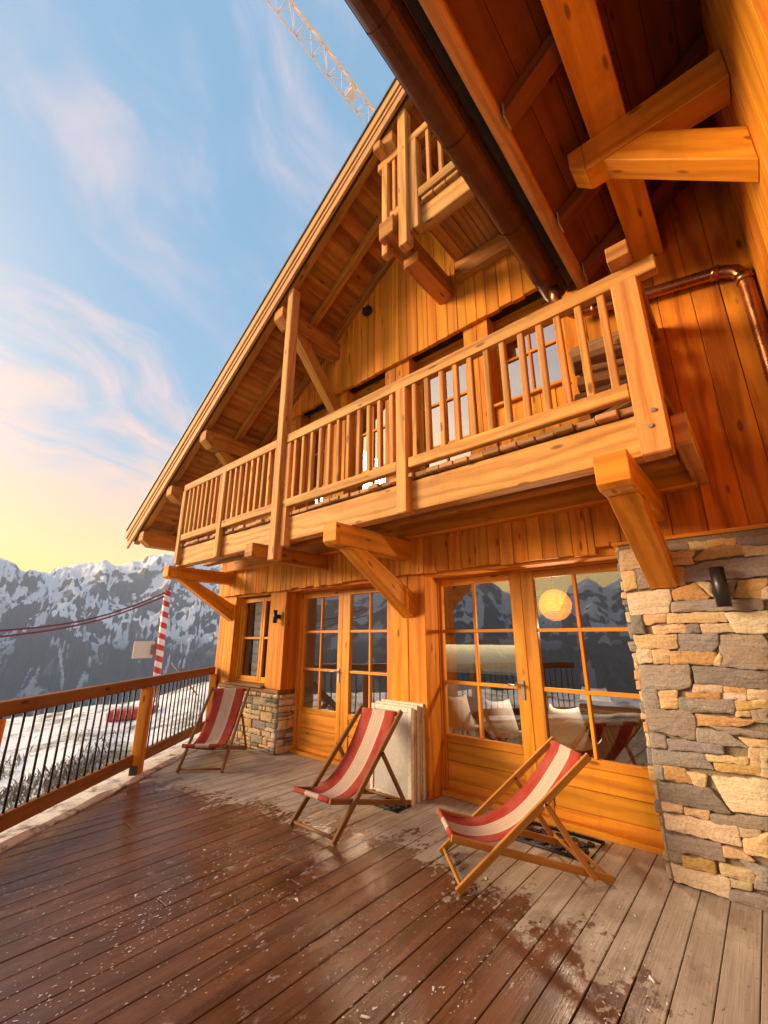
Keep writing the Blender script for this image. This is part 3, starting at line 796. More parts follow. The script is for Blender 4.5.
# camera model, used to turn stones measured off the photograph into wall coordinates
F_, P_, YAW = 424.0, R(16.55), R(41.1)
def wall_xz(px, py, y):
    a = (px - 384) / F_; b = -(py - 512) / F_
    f = math.cos(P_) - b * math.sin(P_); u = math.sin(P_) + b * math.cos(P_)
    rx = math.cos(YAW) * a - math.sin(YAW) * f; ry = math.sin(YAW) * a + math.cos(YAW) * f
    t = y / ry; return (rx * t, H + u * t)
Z5 = [('t', [(90,235),(175,225),(185,310),(95,325)]), ('t', [(100,330),(155,325),(170,400),(115,418)]), ('g', [(160,320),(200,310),(225,400),(175,408)]),
 ('p', [(125,430),(315,410),(325,455),(310,515),(140,525)]), ('g', [(305,205),(400,200),(405,230),(310,235)]), ('t', [(405,195),(495,190),(500,220),(410,228)]),
 ('t', [(495,185),(620,175),(615,205),(500,215)]), ('g', [(620,175),(768,158),(768,200),(640,205)]), ('t', [(320,240),(430,232),(420,258),(330,265)]),
 ('o', [(430,265),(500,220),(640,205),(660,245),(440,275)]), ('t', [(645,210),(768,205),(768,245),(665,255)]), ('t', [(325,270),(415,262),(425,290),(335,298)]),
 ('g', [(385,310),(520,280),(768,255),(768,340),(390,375)]), ('o', [(335,310),(375,305),(385,385),(345,390)]), ('o', [(330,420),(430,378),(500,440),(480,455),(340,458)]),
 ('g', [(325,470),(500,458),(740,455),(745,500),(330,512)]), ('o', [(610,440),(640,370),(768,362),(735,450)]), ('t', [(745,410),(768,395),(768,450),(740,455)]),
 ('t', [(440,378),(500,378),(515,440),(495,435)]), ('g', [(525,380),(620,375),(600,450),(540,452)]),
 ('g', [(145,530),(185,525),(205,610),(150,612)]), ('t', [(190,530),(300,520),(295,555),(205,570)]), ('t', [(305,520),(570,515),(580,555),(310,562)]),
 ('p', [(575,520),(768,508),(768,605),(625,605)]), ('t', [(240,580),(385,570),(390,605),(250,612)]), ('g', [(390,575),(445,568),(458,605),(400,610)]),
 ('t', [(460,570),(605,568),(615,600),(470,608)]), ('t', [(155,620),(350,615),(355,675),(175,678)]), ('g', [(360,615),(535,612),(540,655),(510,690),(362,690)]),
 ('g', [(550,620),(735,612),(768,660),(768,775),(550,760)]), ('p', [(170,685),(230,680),(240,740),(180,748)]), ('t', [(240,688),(315,685),(318,745),(250,748)]),
 ('o', [(320,695),(530,700),(520,750),(325,750)]), ('t', [(540,700),(555,720),(545,760),(515,750)]), ('g', [(180,760),(405,755),(412,850),(360,865),(195,862)]),
 ('g', [(425,762),(560,767),(768,797),(768,865),(440,838)]), ('g', [(195,870),(255,866),(272,940),(265,950),(205,950)]), ('t', [(262,880),(350,868),(355,950),(280,945)]),
 ('t', [(430,845),(560,850),(555,880),(425,878)]), ('o', [(395,882),(550,886),(548,908),(400,902)]), ('t', [(565,852),(665,862),(668,880),(570,878)]),
 ('p', [(565,885),(665,885),(668,912),(560,908)]), ('t', [(680,868),(768,870),(768,912),(680,912)]), ('g', [(365,905),(610,915),(610,975),(370,958)]),
 ('o', [(615,922),(768,920),(768,948),(630,962)])]
Z6 = [('g', [(145,30),(285,38),(300,60),(300,125),(160,95)]), ('t', [(190,-2),(245,-2),(245,26),(195,26)]), ('g', [(250,0),(425,5),(425,40),(255,34)]), ('t', [(430,5),(531,2),(531,20),(440,30)]), ('t', [(428,38),(470,34),(476,52),(432,52)]),
 ('g', [(478,34),(531,26),(531,72),(490,68)]), ('o', [(302,46),(495,68),(440,82),(305,80)]),
 ('g', [(307,90),(400,105),(470,150),(310,132)]), ('g', [(345,84),(531,104),(531,120),(400,104)]), ('t', [(440,122),(531,130),(531,150),(475,148)]),
 ('g', [(160,105),(205,115),(210,152),(165,148)]), ('g', [(212,125),(385,145),(390,170),(215,158)]), ('g', [(165,157),(330,175),(360,220),(170,202)]),
 ('t', [(335,175),(470,185),(465,205),(345,192)]), ('o', [(362,200),(505,210),(508,238),(365,222)]), ('t', [(474,152),(503,155),(503,208),(474,204)]), ('t', [(505,155),(531,155),(531,245),(510,240)]),
 ('o', [(200,208),(268,220),(292,265),(205,250)]), ('t', [(272,228),(335,240),(330,275),(300,270)]), ('g', [(172,206),(196,210),(202,252),(180,250)]), ('g', [(190,262),(345,280),(415,360),(195,320)]),
 ('p', [(355,245),(531,255),(531,362),(420,352)]), ('t', [(195,326),(260,335),(258,355),(200,350)]), ('t', [(265,342),(345,352),(340,378),(270,362)]),
 ('g', [(352,365),(531,372),(531,412),(440,402),(355,385)]), ('p', [(203,362),(430,398),(448,462),(210,408)]), ('t', [(436,405),(505,412),(508,438),(445,432)]),
 ('t', [(455,445),(531,422),(531,500),(460,485)]), ('g', [(210,425),(380,455),(395,512),(218,473)]), ('g', [(215,480),(258,490),(260,515),(225,512)]),
 ('o', [(262,494),(360,514),(365,550),(265,530)]), ('t', [(390,465),(452,482),(490,508),(395,495)]), ('t', [(380,520),(490,545),(485,580),(385,550)]),
 ('p', [(225,520),(408,568),(408,625),(240,575)]), ('t', [(412,568),(480,582),(475,602),(414,590)]), ('g', [(440,508),(531,535),(531,603),(490,595),(495,545)]),
 ('g', [(412,604),(531,626),(531,668),(412,632)])]
st = MB()
pal = {'g': GREY, 't': TAN, 'o': [(.56, .31, .11), (.58, .36, .15)], 'p': PALE}
YS = 3.955
for z, off, sc in ((Z5, (600, 500), .21875), (Z6, (600, 700), .3164)):
    for k, pl in z:
        q = [wall_xz(off[0] + a * sc, off[1] + b * sc, 3.925) for a, b in pl]
        q = [(min(a, .125), max(.004, b)) for a, b in q]
        c = (sum(a for a, b in q) / len(q), sum(b for a, b in q) / len(q))
        q = [(a + (.0085 if a > c[0] else -.0085), b + (.0065 if b > c[1] else -.0065)) for a, b in q]
        q.reverse()
        add_stone(st, q, YS, random.uniform(.024, .036), random.choice(pal[k]))
def rubble(mb, x0, x1, z0, z1, yf, plane='y', sx=1, hmin=.05, hmax=.15, greyp=.4):
    z = z0
    while z < z1 - .02:
        h = min(random.uniform(hmin, hmax), z1 - z)
        if z1 - z - h < .03: h = z1 - z
        x = x0
        while x < x1 - .01:
            w = h * random.uniform(1.0, 3.4)
            if x1 - x - w < .05: w = x1 - x
            j = lambda: random.uniform(-.006, .006)
            ii = .005
            colr = random.choice(GREY) if random.random() < greyp else random.choice(TAN + PALE)
            if h > .09 and random.random() < .35:
                hs = h * random.uniform(.4, .6)
                pieces = [(z, z + hs), (z + hs, z + h)]
            else: pieces = [(z, z + h)]
            for a, b in pieces:
                q = [(x + ii + j(), a + ii + j()), (x + w - ii + j(), a + ii + j()), (x + w - ii + j(), b - ii + j()), (x + ii + j(), b - ii + j())]
                add_stone(mb, q, yf, random.uniform(.02, .04), colr, plane, sx)
                colr = random.choice(TAN + GREY)
            x += w
        z += h
rubble(st, .135, .46, .0, 2.34, YS)
# edge of the wall beside the doors: stones turn the corner
rubble(st, 3.96, 4.36, .0, 2.34, -.822, 'x', 1, .06, .16)
wl = part(st, 'stone_wall', M_STONE)
mr = MB(); mr.box(-.82, .47, YS, 4.50, 0, 2.35); part(mr, 'mortar_core', M_MORTAR, wl)
lg = MB(); lg.box(-.87, .47, 3.93, 4.09, 2.345, 2.374, 'x', tint=(.2, .6, .5)); part(lg, 'drip_board', W_FRAME, bevel=.006)
# stone plinth under the small window
pt = MB()
rubble(pt, -7.62, -5.62, .0, .80, 4.085, 'y', 1, .07, .17, .2)
rubble(pt, 4.085, 4.44, .0, .80, -5.62, 'x', -1, .07, .17, .2)
pl_ = part(pt, 'stone_plinth', M_STONE)
mr = MB(); mr.box(-7.62, -5.62, 4.085, 4.46, 0, .80); part(mr, 'mortar_core', M_MORTAR, pl_)
sl = MB(); sl.box(-7.08, -6.02, 4.02, 4.44, .862, .90, 'x'); sl.box(-7.64, -5.62, 4.06, 4.46, .802, .858, 'x'); part(sl, 'sill_board', W_WEATH, bevel=.008)

# ---- doors and windows
M_GLASS_SM = glass('casement glass', 1.45, (.95, .95, .93))
def pane(x0, x1, y, z0, z1, parent, mat=M_GLASS):
    m = MB(); m.face([(x0, y, z0), (x1, y, z0), (x1, y, z1), (x0, y, z1)], [(0, 0), (1, 0), (1, 1), (0, 1)]); return part(m, 'glass', mat, parent)
def leaf(x0, x1, g0, g1, zb, zg, zt, bars, mull, yd=4.40, name='door', handle=None, mat=W_FRAME, gmat=M_GLASS):
    m = MB(); e = .075
    zt2 = zt + .075
    if g0 - x0 > .005: m.box(x0, g0, yd - .03, yd + .03, zb, zt2)
    if x1 - g1 > .005: m.box(g1, x1, yd - .03, yd + .03, zb, zt2)
    m.box(g0, g1, yd - .03, yd + .03, zt, zt2, 'x')
    m.box(g0, g1, yd - .028, yd + .03, zg - .075, zg, 'x')
    if zg - zb > .3:
        h0, h1 = zb, zg - .075
        m.box(g0, g1, yd - .028, yd + .03, zb, zb + .09, 'x')
        zz = [zb + .09, zb + .09 + (h1 - zb - .09) / 2, h1]
        m.box(g0, g1, yd - .018, yd + .02, zz[0], zz[1] - .002, 'x'); m.box(g0, g1, yd - .016, yd + .02, zz[1] + .002, zz[2], 'x')
    for z in bars: m.box(g0, g1, yd - .02, yd + .02, z - .018, z + .018, 'x')
    for x in mull:
        zs = [zg] + sorted(bars) + [zt]
        for a, b in zip(zs, zs[1:]):
            m.box(x - .016, x + .016, yd - .021, yd + .021, a + (.018 if a != zg else 0), b - (.018 if b != zt else 0))
    o = part(m, name, mat, bevel=.005)
    pane(g0, g1, yd + .004, zg, zt, o, gmat)
    if handle:
        hx, hz_, dirx = handle
        h = MB(); h.box(hx - .016, hx + .016, yd - .042, yd - .031, hz_ - .12, hz_ + .06)
        h.tube([(hx, yd - .04, hz_ + .02), (hx, yd - .085, hz_ + .02)], .010, 8); h.tube([(hx, yd - .085, hz_ + .02), (hx + dirx * .13, yd - .085, hz_ + .015)], .011, 8)
        part(h, 'handle', M_STEEL, o)
    return o
for x0, x1, xa, xb in ((-5.60, -5.53, -3.58, -3.46), (-2.94, -2.925, -.80, -.78)):
    fr = MB(); fr.box(x0, x1, 4.35, 4.47, .05, 2.295); fr.box(x1, xa, 4.35, 4.47, 2.276, 2.296, 'x'); fr.box(xa, xb, 4.35, 4.47, .05, 2.295)
    fr.box(x0, xb, 4.30, 4.47, .0, .05, 'x'); part(fr, 'door_frame', W_FRAME, bevel=.005)
fr = MB(); fr.box(-7.066, -7.03, 4.20, 4.40, .90, 2.293); fr.box(-6.06, -6.034, 4.20, 4.40, .90, 2.293); fr.box(-7.03, -6.06, 4.21, 4.38, .903, .93, 'x')
part(fr, 'window_frame', W_FRAME, bevel=.005)
leaf(-5.53, -4.61, -5.46, -4.70, .05, .62, 2.20, [1.69, 1.15], [-5.08], handle=(-4.655, 1.13, -1))
leaf(-4.607, -3.58, -4.455, -3.765, .05, .62, 2.20, [1.69, 1.15], [-4.08])
leaf(-2.925, -1.89, -2.895, -2.016, .05, .585, 2.20, [1.675, 1.12], [-2.47], handle=(-1.96, 1.13, -1))
leaf(-1.887, -.79, -1.757, -.90, .05, .575, 2.20, [1.675, 1.12], [-1.35])
leaf(-7.028, -6.405, -6.965, -6.46, .93, .99, 2.20, [1.60], [], yd=4.255, name='casement_window', gmat=M_GLASS_SM)
leaf(-6.40, -6.062, -6.345, -6.115, .93, .99, 2.20, [1.60], [], yd=4.255, name='casement_window', gmat=M_GLASS_SM)
# upper floor: glazed doors behind the balcony rail and one window
for x0, x1, zb, name in ((-5.52, -4.84, 3.1, 'upper_door'), (-4.37, -3.55, 3.1, 'upper_door'), (-3.10, -2.23, 3.1, 'upper_door'), (-1.89, -1.08, 4.17, 'upper_window')):
    zg = zb + .08 if zb > 4 else 3.30
    mid = (x0 + x1) / 2
    bars = [4.0, 4.62] if zb < 4 else [4.80]
    leaf(x0, x1, x0 + .09, x1 - .09, zb, zg, 5.22, bars, [mid], yd=4.30, name=name, gmat=M_GLASS_UP)
si = MB(); si.box(-1.91, -1.06, 4.07, 4.28, 4.13, 4.168, 'x'); part(si, 'window_sill', W_FRAME, bevel=.006)

# ================================================================== WING ROOF OVERHEAD
wr = MB()
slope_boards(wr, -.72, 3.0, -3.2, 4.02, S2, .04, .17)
wroof = part(wr, 'wing_roof', W_WING_SHADED)
m = MB(); slab(m, -.79, 3.0, -3.25, 4.02, S2, .045, .30); slab(m, -.95, 3.0, -3.3, 4.02, S2, .304, .335); part(m, 'roof_sheet', M_ROOFTOP, wroof)
m = MB(); m.box(-.80, -.695, -3.2, 4.02, 4.93, 5.03, 'y', tint=(.3, .75, .5)); part(m, 'fascia', W_BALC, wroof, bevel=.03, seg=3)
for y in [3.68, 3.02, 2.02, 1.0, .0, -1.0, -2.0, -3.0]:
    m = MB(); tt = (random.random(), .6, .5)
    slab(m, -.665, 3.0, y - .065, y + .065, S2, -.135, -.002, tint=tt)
    part(m, 'rafter', W_WING_SHADED, wroof, bevel=.008)
    m = MB(); m.hexa([(-.678, y - .055, S2(-.678) - .125), (-.667, y - .055, S2(-.667) - .125), (-.667, y + .055, S2(-.667) - .125), (-.678, y + .055, S2(-.678) - .125),
                      (-.678, y - .055, S2(-.678) - .0), (-.667, y - .055, S2(-.667) - .0), (-.667, y + .055, S2(-.667) - .0), (-.678, y + .055, S2(-.678) - .0)], .12)
    part(m, 'rafter_end', W_PALE, wroof)
m = MB(); m.box(-.30, -.07, -3.15, 4.02, 5.02, 5.265, 'y', tint=(.3, .8, .5)); part(m, 'purlin', W_FACADE, wroof, bevel=.007, seg=2)
def cantilever(y):
    m = MB(); tt = (.61, .55, .5)
    m.hexa([(-.46, y, 4.87), (-.46, y + .18, 4.87), (-.46, y + .18, 5.016), (-.46, y, 5.016), (-.36, y, 4.765), (-.36, y + .18, 4.765), (-.36, y + .18, 5.016), (-.36, y, 5.016)], .1, tint=tt)
    m.box(-.36, .44, y, y + .18, 4.765, 5.016, 'x', tint=tt)
    part(m, 'cantilever_beam', W_FACADE, wroof, bevel=.007, seg=2)
    b = MB()
    b.hexa([(-.25, y + .005, 4.763), (-.25, y + .175, 4.763), (.02, y + .175, 4.763), (.02, y + .005, 4.763), (.443, y + .005, 4.09), (.443, y + .175, 4.09), (.443, y + .175, 4.35), (.443, y + .005, 4.35)], 1.0, tint=(.2, .95, .5))
    part(b, 'strut', W_FRAME, wroof, bevel=.006)
for y in (2.58, -.6, -2.9): cantilever(y)
ww = MB(); y = -3.0
while y < 4.0:
    w = min(random.uniform(.17, .25), 4.03 - y)
    ww.hexa([(.455, y + .002, 2.36), (.455, y + w - .002, 2.36), (.52, y + w - .002, 2.36), (.52, y + .002, 2.36), (.455, y + .002, S2(.455)), (.455, y + w - .002, S2(.455)), (.52, y + w - .002, S2(.52)), (.52, y + .002, S2(.52))], 3)
    y += w
wwo = part(ww, 'wing_wall', W_FACADE, bevel=.004)
m = MB(); rubble(m, -3.0, 3.95, 0, 2.33, .50, 'x', 1, .08, .2); part(m, 'stone_base', M_STONE, wwo)
m = MB(); m.box(.50, .7, -3.0, 3.95, 0, 2.355); part(m, 'mortar_core', M_MORTAR, wwo)
m = MB(); m.box(.70, 2.9, -3.0, -2.9, 0, 6.0); part(m, 'end_wall', W_FACADE, wwo)
for y in (2.52, -.66, -2.96):
    m = MB(); m.box(.444, .60, y, y + .30, 2.37, S2(.444) - .14); part(m, 'wall_post', W_FRAME, wwo, bevel=.01)
# copper gutter along the eave with its joint rings and the pipe across to the corner
gm = MB(); n = 14
def half_pipe(mb, c, r, y0, y1, th=.004):
    for (ra, rev) in ((r, False), (r - th, True)):
        for i in range(n):
            a0 = math.pi + math.pi * i / n; a1 = math.pi + math.pi * (i + 1) / n
            q = [(c[0] + ra * math.cos(a0), y0, c[1] + ra * math.sin(a0)), (c[0] + ra * math.cos(a0), y1, c[1] + ra * math.sin(a0)), (c[0] + ra * math.cos(a1), y1, c[1] + ra * math.sin(a1)), (c[0] + ra * math.cos(a1), y0, c[1] + ra * math.sin(a1))]
            mb.face(q if not rev else q[::-1], [(0, 0)] * 4, smooth=True)
GC = (-1.005, 5.055); GR = .122
half_pipe(gm, GC, GR, -3.2, 3.86)
gm.tube([(GC[0] - GR, -3.2, GC[1]), (GC[0] - GR, 3.86, GC[1])], .011, 8); gm.tube([(GC[0] + GR, -3.2, GC[1]), (GC[0] + GR, 3.86, GC[1])], .009, 8)
for y, s_ in ((3.86, 1), (-3.2, -1)):
    cap = [(GC[0] + GR * math.cos(math.pi + math.pi * i / n), y, GC[1] + GR * math.sin(math.pi + math.pi * i / n)) for i in range(n + 1)]
    gm.face(cap, [(0, 0)] * len(cap))
gut = part(gm, 'gutter', M_COPPER, wroof)
for y in (3.55, 2.86, 1.95, 1.15, .45, -.8, -1.8, -2.8):
    m = MB(); half_pipe(m, GC, GR + .006, y - .018, y + .018, .01); part(m, 'joint_ring', M_COPPER, gut)
m = MB()
path = [(-.975, 3.70, 4.96), (-.975, 3.72, 4.84), (-.95, 3.80, 4.755), (-.86, 3.90, 4.715), (-.6, 3.945, 4.68), (-.2, 3.95, 4.60), (.15, 3.95, 4.535), (.27, 3.95, 4.505), (.345, 3.95, 4.46), (.385, 3.95, 4.385), (.39, 3.95, 4.28), (.39, 3.95, 3.4), (.39, 3.95, 2.4), (.39, 3.93, 2.25), (.39, 3.86, 2.15), (.39, 3.85, 1.2), (.39, 3.85, .02)]
m.tube(path, .052, 16)
M_PIPE_LIT = plain('copper lightened as lit', (.38, .15, .065), .30, .9, .12, 9)  # lighter copy of the gutter copper; the lit look is in its colour
pipe = part(m, 'downpipe', M_PIPE_LIT)
for p, q in (((.384, 3.95, 4.40), (.39, 3.95, 4.33)), ((.25, 3.95, 4.512), (.20, 3.95, 4.525)), ((-.72, 3.925, 4.69), (-.68, 3.93, 4.687))):
    m = MB(); m.tube([p, q], .060, 16); part(m, 'joint_ring', M_PIPE_LIT, pipe)

# ================================================================== THINGS ON THE FACADE
def wall_lamp(loc, label, s=1.0):
    t_ = empty('wall_lamp', label, 'wall lamp', loc, group='black wall lamps')
    m = MB(); m.lathe([(0, -.14 * s), (.036 * s, -.14 * s), (.045 * s, -.14 * s), (.045 * s, .14 * s), (.036 * s, .14 * s), (.036 * s, .10 * s), (0, .10 * s)], (0, -.085, 0), 24); m.build('shade', M_BLACK, t_)
    m = MB(); m.box(-.03 * s, .03 * s, -.05, .0, -.045 * s, .045 * s); m.build('wall_mount', M_BLACK, t_)
    return t_
wall_lamp((-.195, 3.905, 1.945), 'black cylinder wall lamp mounted on the stone wall', .98)
wall_lamp((-5.74, 4.088, 1.92), 'black cylinder wall lamp on the timber panel beside the small curtained window', .7)
fl_ = empty('floodlight', 'small black floodlight tucked under the gable roof', 'floodlight', (-3.82, 4.03, 6.55))
m = MB(); m.box(-.07, .07, -.10, -.02, -.055, .055); m.build('lamp_head', M_BLACK, fl_, bevel=.007)
m = MB(); m.box(-.03, .03, -.03, .0, -.04, .08); m.build('wall_mount', M_BLACK, fl_)

# firewood on the balcony
for i in range(27):
    row, c = divmod(i, 3)
    L = random.uniform(.36, .5); rr = random.uniform(.055, .085)
    m = MB(); ns = 7; prof = [rr * random.uniform(.75, 1.15) for _ in range(ns)]
    sec0 = [(math.cos(2 * math.pi * k / ns) * prof[k], math.sin(2 * math.pi * k / ns) * prof[k]) for k in range(ns)]
    b = len(m.v); tt = (random.random(), random.random(), random.random())
    for xx in (-L / 2, L / 2):
        for a, e in sec0: m.v.append((xx, a * random.uniform(.93, 1.05), e * random.uniform(.93, 1.05)))
    for k in range(ns):
        k2 = (k + 1) % ns
        m.f.append((b + k, b + ns + k, b + ns + k2, b + k2)); m.uv.append([(0, k * .05), (L, k * .05), (L, k * .05 + .05), (0, k * .05 + .05)]); m.t.append(tt); m.m.append(0); m.sm.append(False)
    m.f.append(tuple(b + k for k in range(ns))[::-1] if False else tuple(b + k for k in range(ns))); m.uv.append([(0, 0)] * ns); m.t.append(tt); m.m.append(0); m.sm.append(False)
    m.f.append(tuple(b + ns + k for k in range(ns - 1, -1, -1))); m.uv.append([(0, 0)] * ns); m.t.append(tt); m.m.append(0); m.sm.append(False)
    o = m.build('firewood_log', W_LOG, None, bevel=.004)
    o.location = (-.66 + random.uniform(-.05, .05), 3.62 + c * .13 + row * .012, 3.165 + row * .118)
    o.rotation_euler = (random.uniform(0, 6), random.uniform(-.22, .16), random.uniform(-.3, .3))
    tag(o, 'split log in the dark firewood pile on the balcony', 'log', 'firewood logs on the balcony')

# ================================================================== TERRACE RAILING
rail = empty('terrace_railing', 'brown timber terrace railing with thin black metal balusters', 'railing', (-6.103, 2.356, 0))
rd = Vector((-.652, .758, 0)).normalized(); rn = Vector((rd.y, -rd.x, 0))     # towards the deck
O = Vector((-6.103, 2.356, 0))
def rp(s, z, off=0): return rd * s + Vector((0, 0, z)) + rn * off
def rpart(mb, name, mat, bevel=.008, seg=1): return mb.build(name, mat, rail, bevel, seg)
s0, s1 = -4.4, 2.22
m = MB(); m.beam(rp(s0, 1.055), rp(s1, 1.055), .10, .115, tint=(.2, .55, .5)); rpart(m, 'handrail', W_RAIL, .012, 2)
m = MB(); m.beam(rp(s0, .185), rp(s1, .185), .07, .13, tint=(.7, .6, .5)); rpart(m, 'lower_rail', W_RAIL, .010)
for s in (-2.2, 0, 2.16):
    m = MB(); m.beam(rp(s, .03, .06), rp(s, .995, .06), .12, .11, up=rd, tint=(random.random(), .75, .5)); po = rpart(m, 'post', W_FRAME, .008)
    m = MB(); m.beam(rp(s, -.01, .06), rp(s, .012, .06), .22, .20, up=rd)
    for dx in (-.068, .068): m.beam(rp(s + dx, .012, .06), rp(s + dx, .13, .06), .09, .008, up=rd)
    m.build('post_foot', M_BLACK, po)
s = s0 + .07
while s < s1 - .03:
    if min(abs(s - q) for q in (-2.2, 0, 2.16)) > .075:
        m = MB(); m.tube([rp(s, .24), rp(s, 1.0)], .0105, 8); rpart(m, 'baluster', M_BLACK, 0)
    s += .119

# ================================================================== DECK CHAIRS
def deck_chair(label, foot_mid, back, top, wood_m, zf=.31):
    """foot_mid: between the front feet; back: direction to the rear; top: (u, z) of the head end"""
    b = Vector((back[0], back[1])).normalized()
    t_ = empty('deck_chair', label, 'deck chair', (foot_mid[0], foot_mid[1], 0), math.atan2(b.y, b.x), 'striped deck chairs on the terrace')
    # local x runs to the rear, y across
    tu, tz = top
    slat = lambda p, q, w, h, name: (lambda m: (m.beam(p, q, w, h), m.build(name, wood_m, t_, .005, 2)))(MB())
    W = .272; dirb = Vector((tu, 0, tz)).normalized()
    fr_ = lambda k: Vector((tu * k, 0, .014 + (tz - .014) * k))
    for sy in (-1, 1):
        p = Vector((0, sy * W, .014)); q = Vector((tu, sy * W, tz))
        slat(p, q + dirb * .02, .028, .048, 'back_rail')
    for k in (.03, .985):
        p = fr_(k); m = MB(); m.tube([p + Vector((0, -W, 0)), p + Vector((0, W, 0))], .014, 10); m.build('crossbar', wood_m, t_)
    ws = .236
    for sy in (-1, 1):
        slat((-.02, sy * ws, zf), (1.085, sy * ws, .03), .026, .044, 'seat_rail')
    for u in (0.0, 1.06):
        z = zf + (u + .02) / 1.105 * (.03 - zf); m = MB(); m.tube([(u, -ws, z), (u, ws, z)], .014, 10); m.build('crossbar', wood_m, t_)
    pv_ = fr_(.645)
    pe = (.93, .06)
    for sy in (-1, 1):
        slat((pv_.x, sy * (W + .026), pv_.z), (pe[0], sy * (W + .026), pe[1]), .022, .040, 'prop_leg')
        m = MB(); m.tube([(pv_.x, sy * (W - .02), pv_.z), (pv_.x, sy * (W + .042), pv_.z)], .009, 8); m.build('pivot_bolt', M_BLACK, t_)
    m = MB(); m.tube([(pe[0], -W - .026, pe[1] + .03), (pe[0], W + .026, pe[1] + .03)], .012, 10); m.build('crossbar', wood_m, t_)
    pm = Vector((pv_.x, 0, pv_.z)) * .8 + Vector((pe[0], 0, pe[1])) * .2
    # canvas sling
    P0 = Vector((tu * .985, 0, tz * .985 + .014)); P2 = Vector((-.01, 0, zf + .005)); P1 = Vector((.46 - .08 * (tz - .78), 0, .10))
    m = MB(); nu, nv = 34, 12; hw = .226
    def cpt(k, v):
        p = P0 * (1 - k) ** 2 + P1 * 2 * k * (1 - k) + P2 * k * k
        sag = -.018 * (1 - (2 * v - 1) ** 2) * math.sin(math.pi * k) + .005 * mn.noise(Vector((k * 5, v * 4, tu * 9)))
        w = hw * (1 - .05 * math.sin(math.pi * k))
        return Vector((p.x, (2 * v - 1) * w, p.z + sag))
    gridp = [[cpt(i / nu, j / nv) for j in range(nv + 1)] for i in range(nu + 1)]
    # wrapped round both bars
    def wrap(center, start, sgn):
        rows = []
        for q in range(1, 7):
            a = q / 6 * math.pi * 1.25
            rows.append([Vector((center.x + (start[j].x - center.x) * math.cos(a) - sgn * (start[j].z - center.z) * math.sin(a), start[j].y, center.z + (start[j].z - center.z) * math.cos(a) + sgn * (start[j].x - center.x) * math.sin(a))) for j in range(nv + 1)])
        return rows
    barT = Vector((tu * .985, 0, .014 + (tz - .014) * .985)); barF = Vector((0, 0, zf + .02 / 1.105 * (.03 - zf)))
    r_b = .021
    perp = Vector((-dirb.z, 0, dirb.x))
    gridp[0] = [Vector((barT.x + perp.x * r_b, p.y, barT.z + perp.z * r_b)) for p in gridp[0]]
    gridp[-1] = [Vector((barF.x, p.y, barF.z + r_b)) for p in gridp[-1]]
    head = wrap(barT, gridp[0], -1)[::-1]; tail = wrap(barF, gridp[-1], 1)
    allr = head + gridp + tail
    uacc = 0
    for i in range(len(allr) - 1):
        du = (allr[i + 1][0] - allr[i][0]).length
        for j in range(nv):
            m.face([allr[i][j], allr[i + 1][j], allr[i + 1][j + 1], allr[i][j + 1]], [(uacc, j / nv), (uacc + du, j / nv), (uacc + du, (j + 1) / nv), (uacc, (j + 1) / nv)], smooth=True)
        uacc += du
    o = m.build('canvas_sling', M_FABRIC, t_)
    bm = bmesh.new(); bm.from_mesh(o.data); bmesh.ops.remove_doubles(bm, verts=bm.verts, dist=.0004); bm.to_mesh(o.data); bm.free()
    md = o.modifiers.new('thick', 'SOLIDIFY'); md.thickness = .003; md.offset = 0
    return t_
deck_chair('red striped deck chair with golden frame, reclined beside the right glass doors and stone wall', (-2.035, 3.026), (.70, .714), (.985, .775), W_CHAIR_L, .30)
deck_chair('red striped deck chair with dark frame, in front of the leaning pale panels', (-3.22, 2.755), (-.02, 1), (.895, .872), W_CHAIR_D)
deck_chair('red striped deck chair by the railing, in front of the small stone plinth', (-5.613, 2.97), (-.67, .745), (.895, .872), W_CHAIR_D)

# ================================================================== LEANING PANELS
for i in range(5):
    lab = ['grey faced panel with pale wooden rim, outermost of the stack against the timber wall',
           'pale wooden framed panel second from the outside of the leaning stack',
           'pale wooden framed panel in the middle of the leaning stack',
           'pale wooden framed panel second from the wall in the leaning stack',
           'pale wooden framed panel closest to the timber wall in the leaning stack'][i]
    th = .042; hgt = [.89, .87, .90, .885, .91][i]; wd = [.60, .58, .60, .585, .60][i]
    p = empty('framed_panel', lab, 'panel', (-2.985 - [0, .012, .004, .015, .0][i] - wd / 2, 3.855 + i * .0475, 0), [-.05, -.03, .0, .015, .01][i], 'framed panels leaning in a stack')
    p.rotation_euler.x = R(-1.2)
    m = MB(); w2 = wd / 2; e = .05
    m.box(-w2, -w2 + e, 0, th, .0, hgt); m.box(w2 - e, w2, 0, th, .0, hgt); m.box(-w2 + e, w2 - e, .001, th, .0, e, 'x'); m.box(-w2 + e, w2 - e, .001, th, hgt - e, hgt, 'x')
    m.build('frame', [M_PANELWHITE, W_PALE, M_PANELWHITE, W_PALE, M_PANELWHITE][i], p, .004)
    m = MB(); m.box(-w2 + e, w2 - e, .012, th - .006, e, hgt - e); m.build('infill', M_PANELGREY, p)

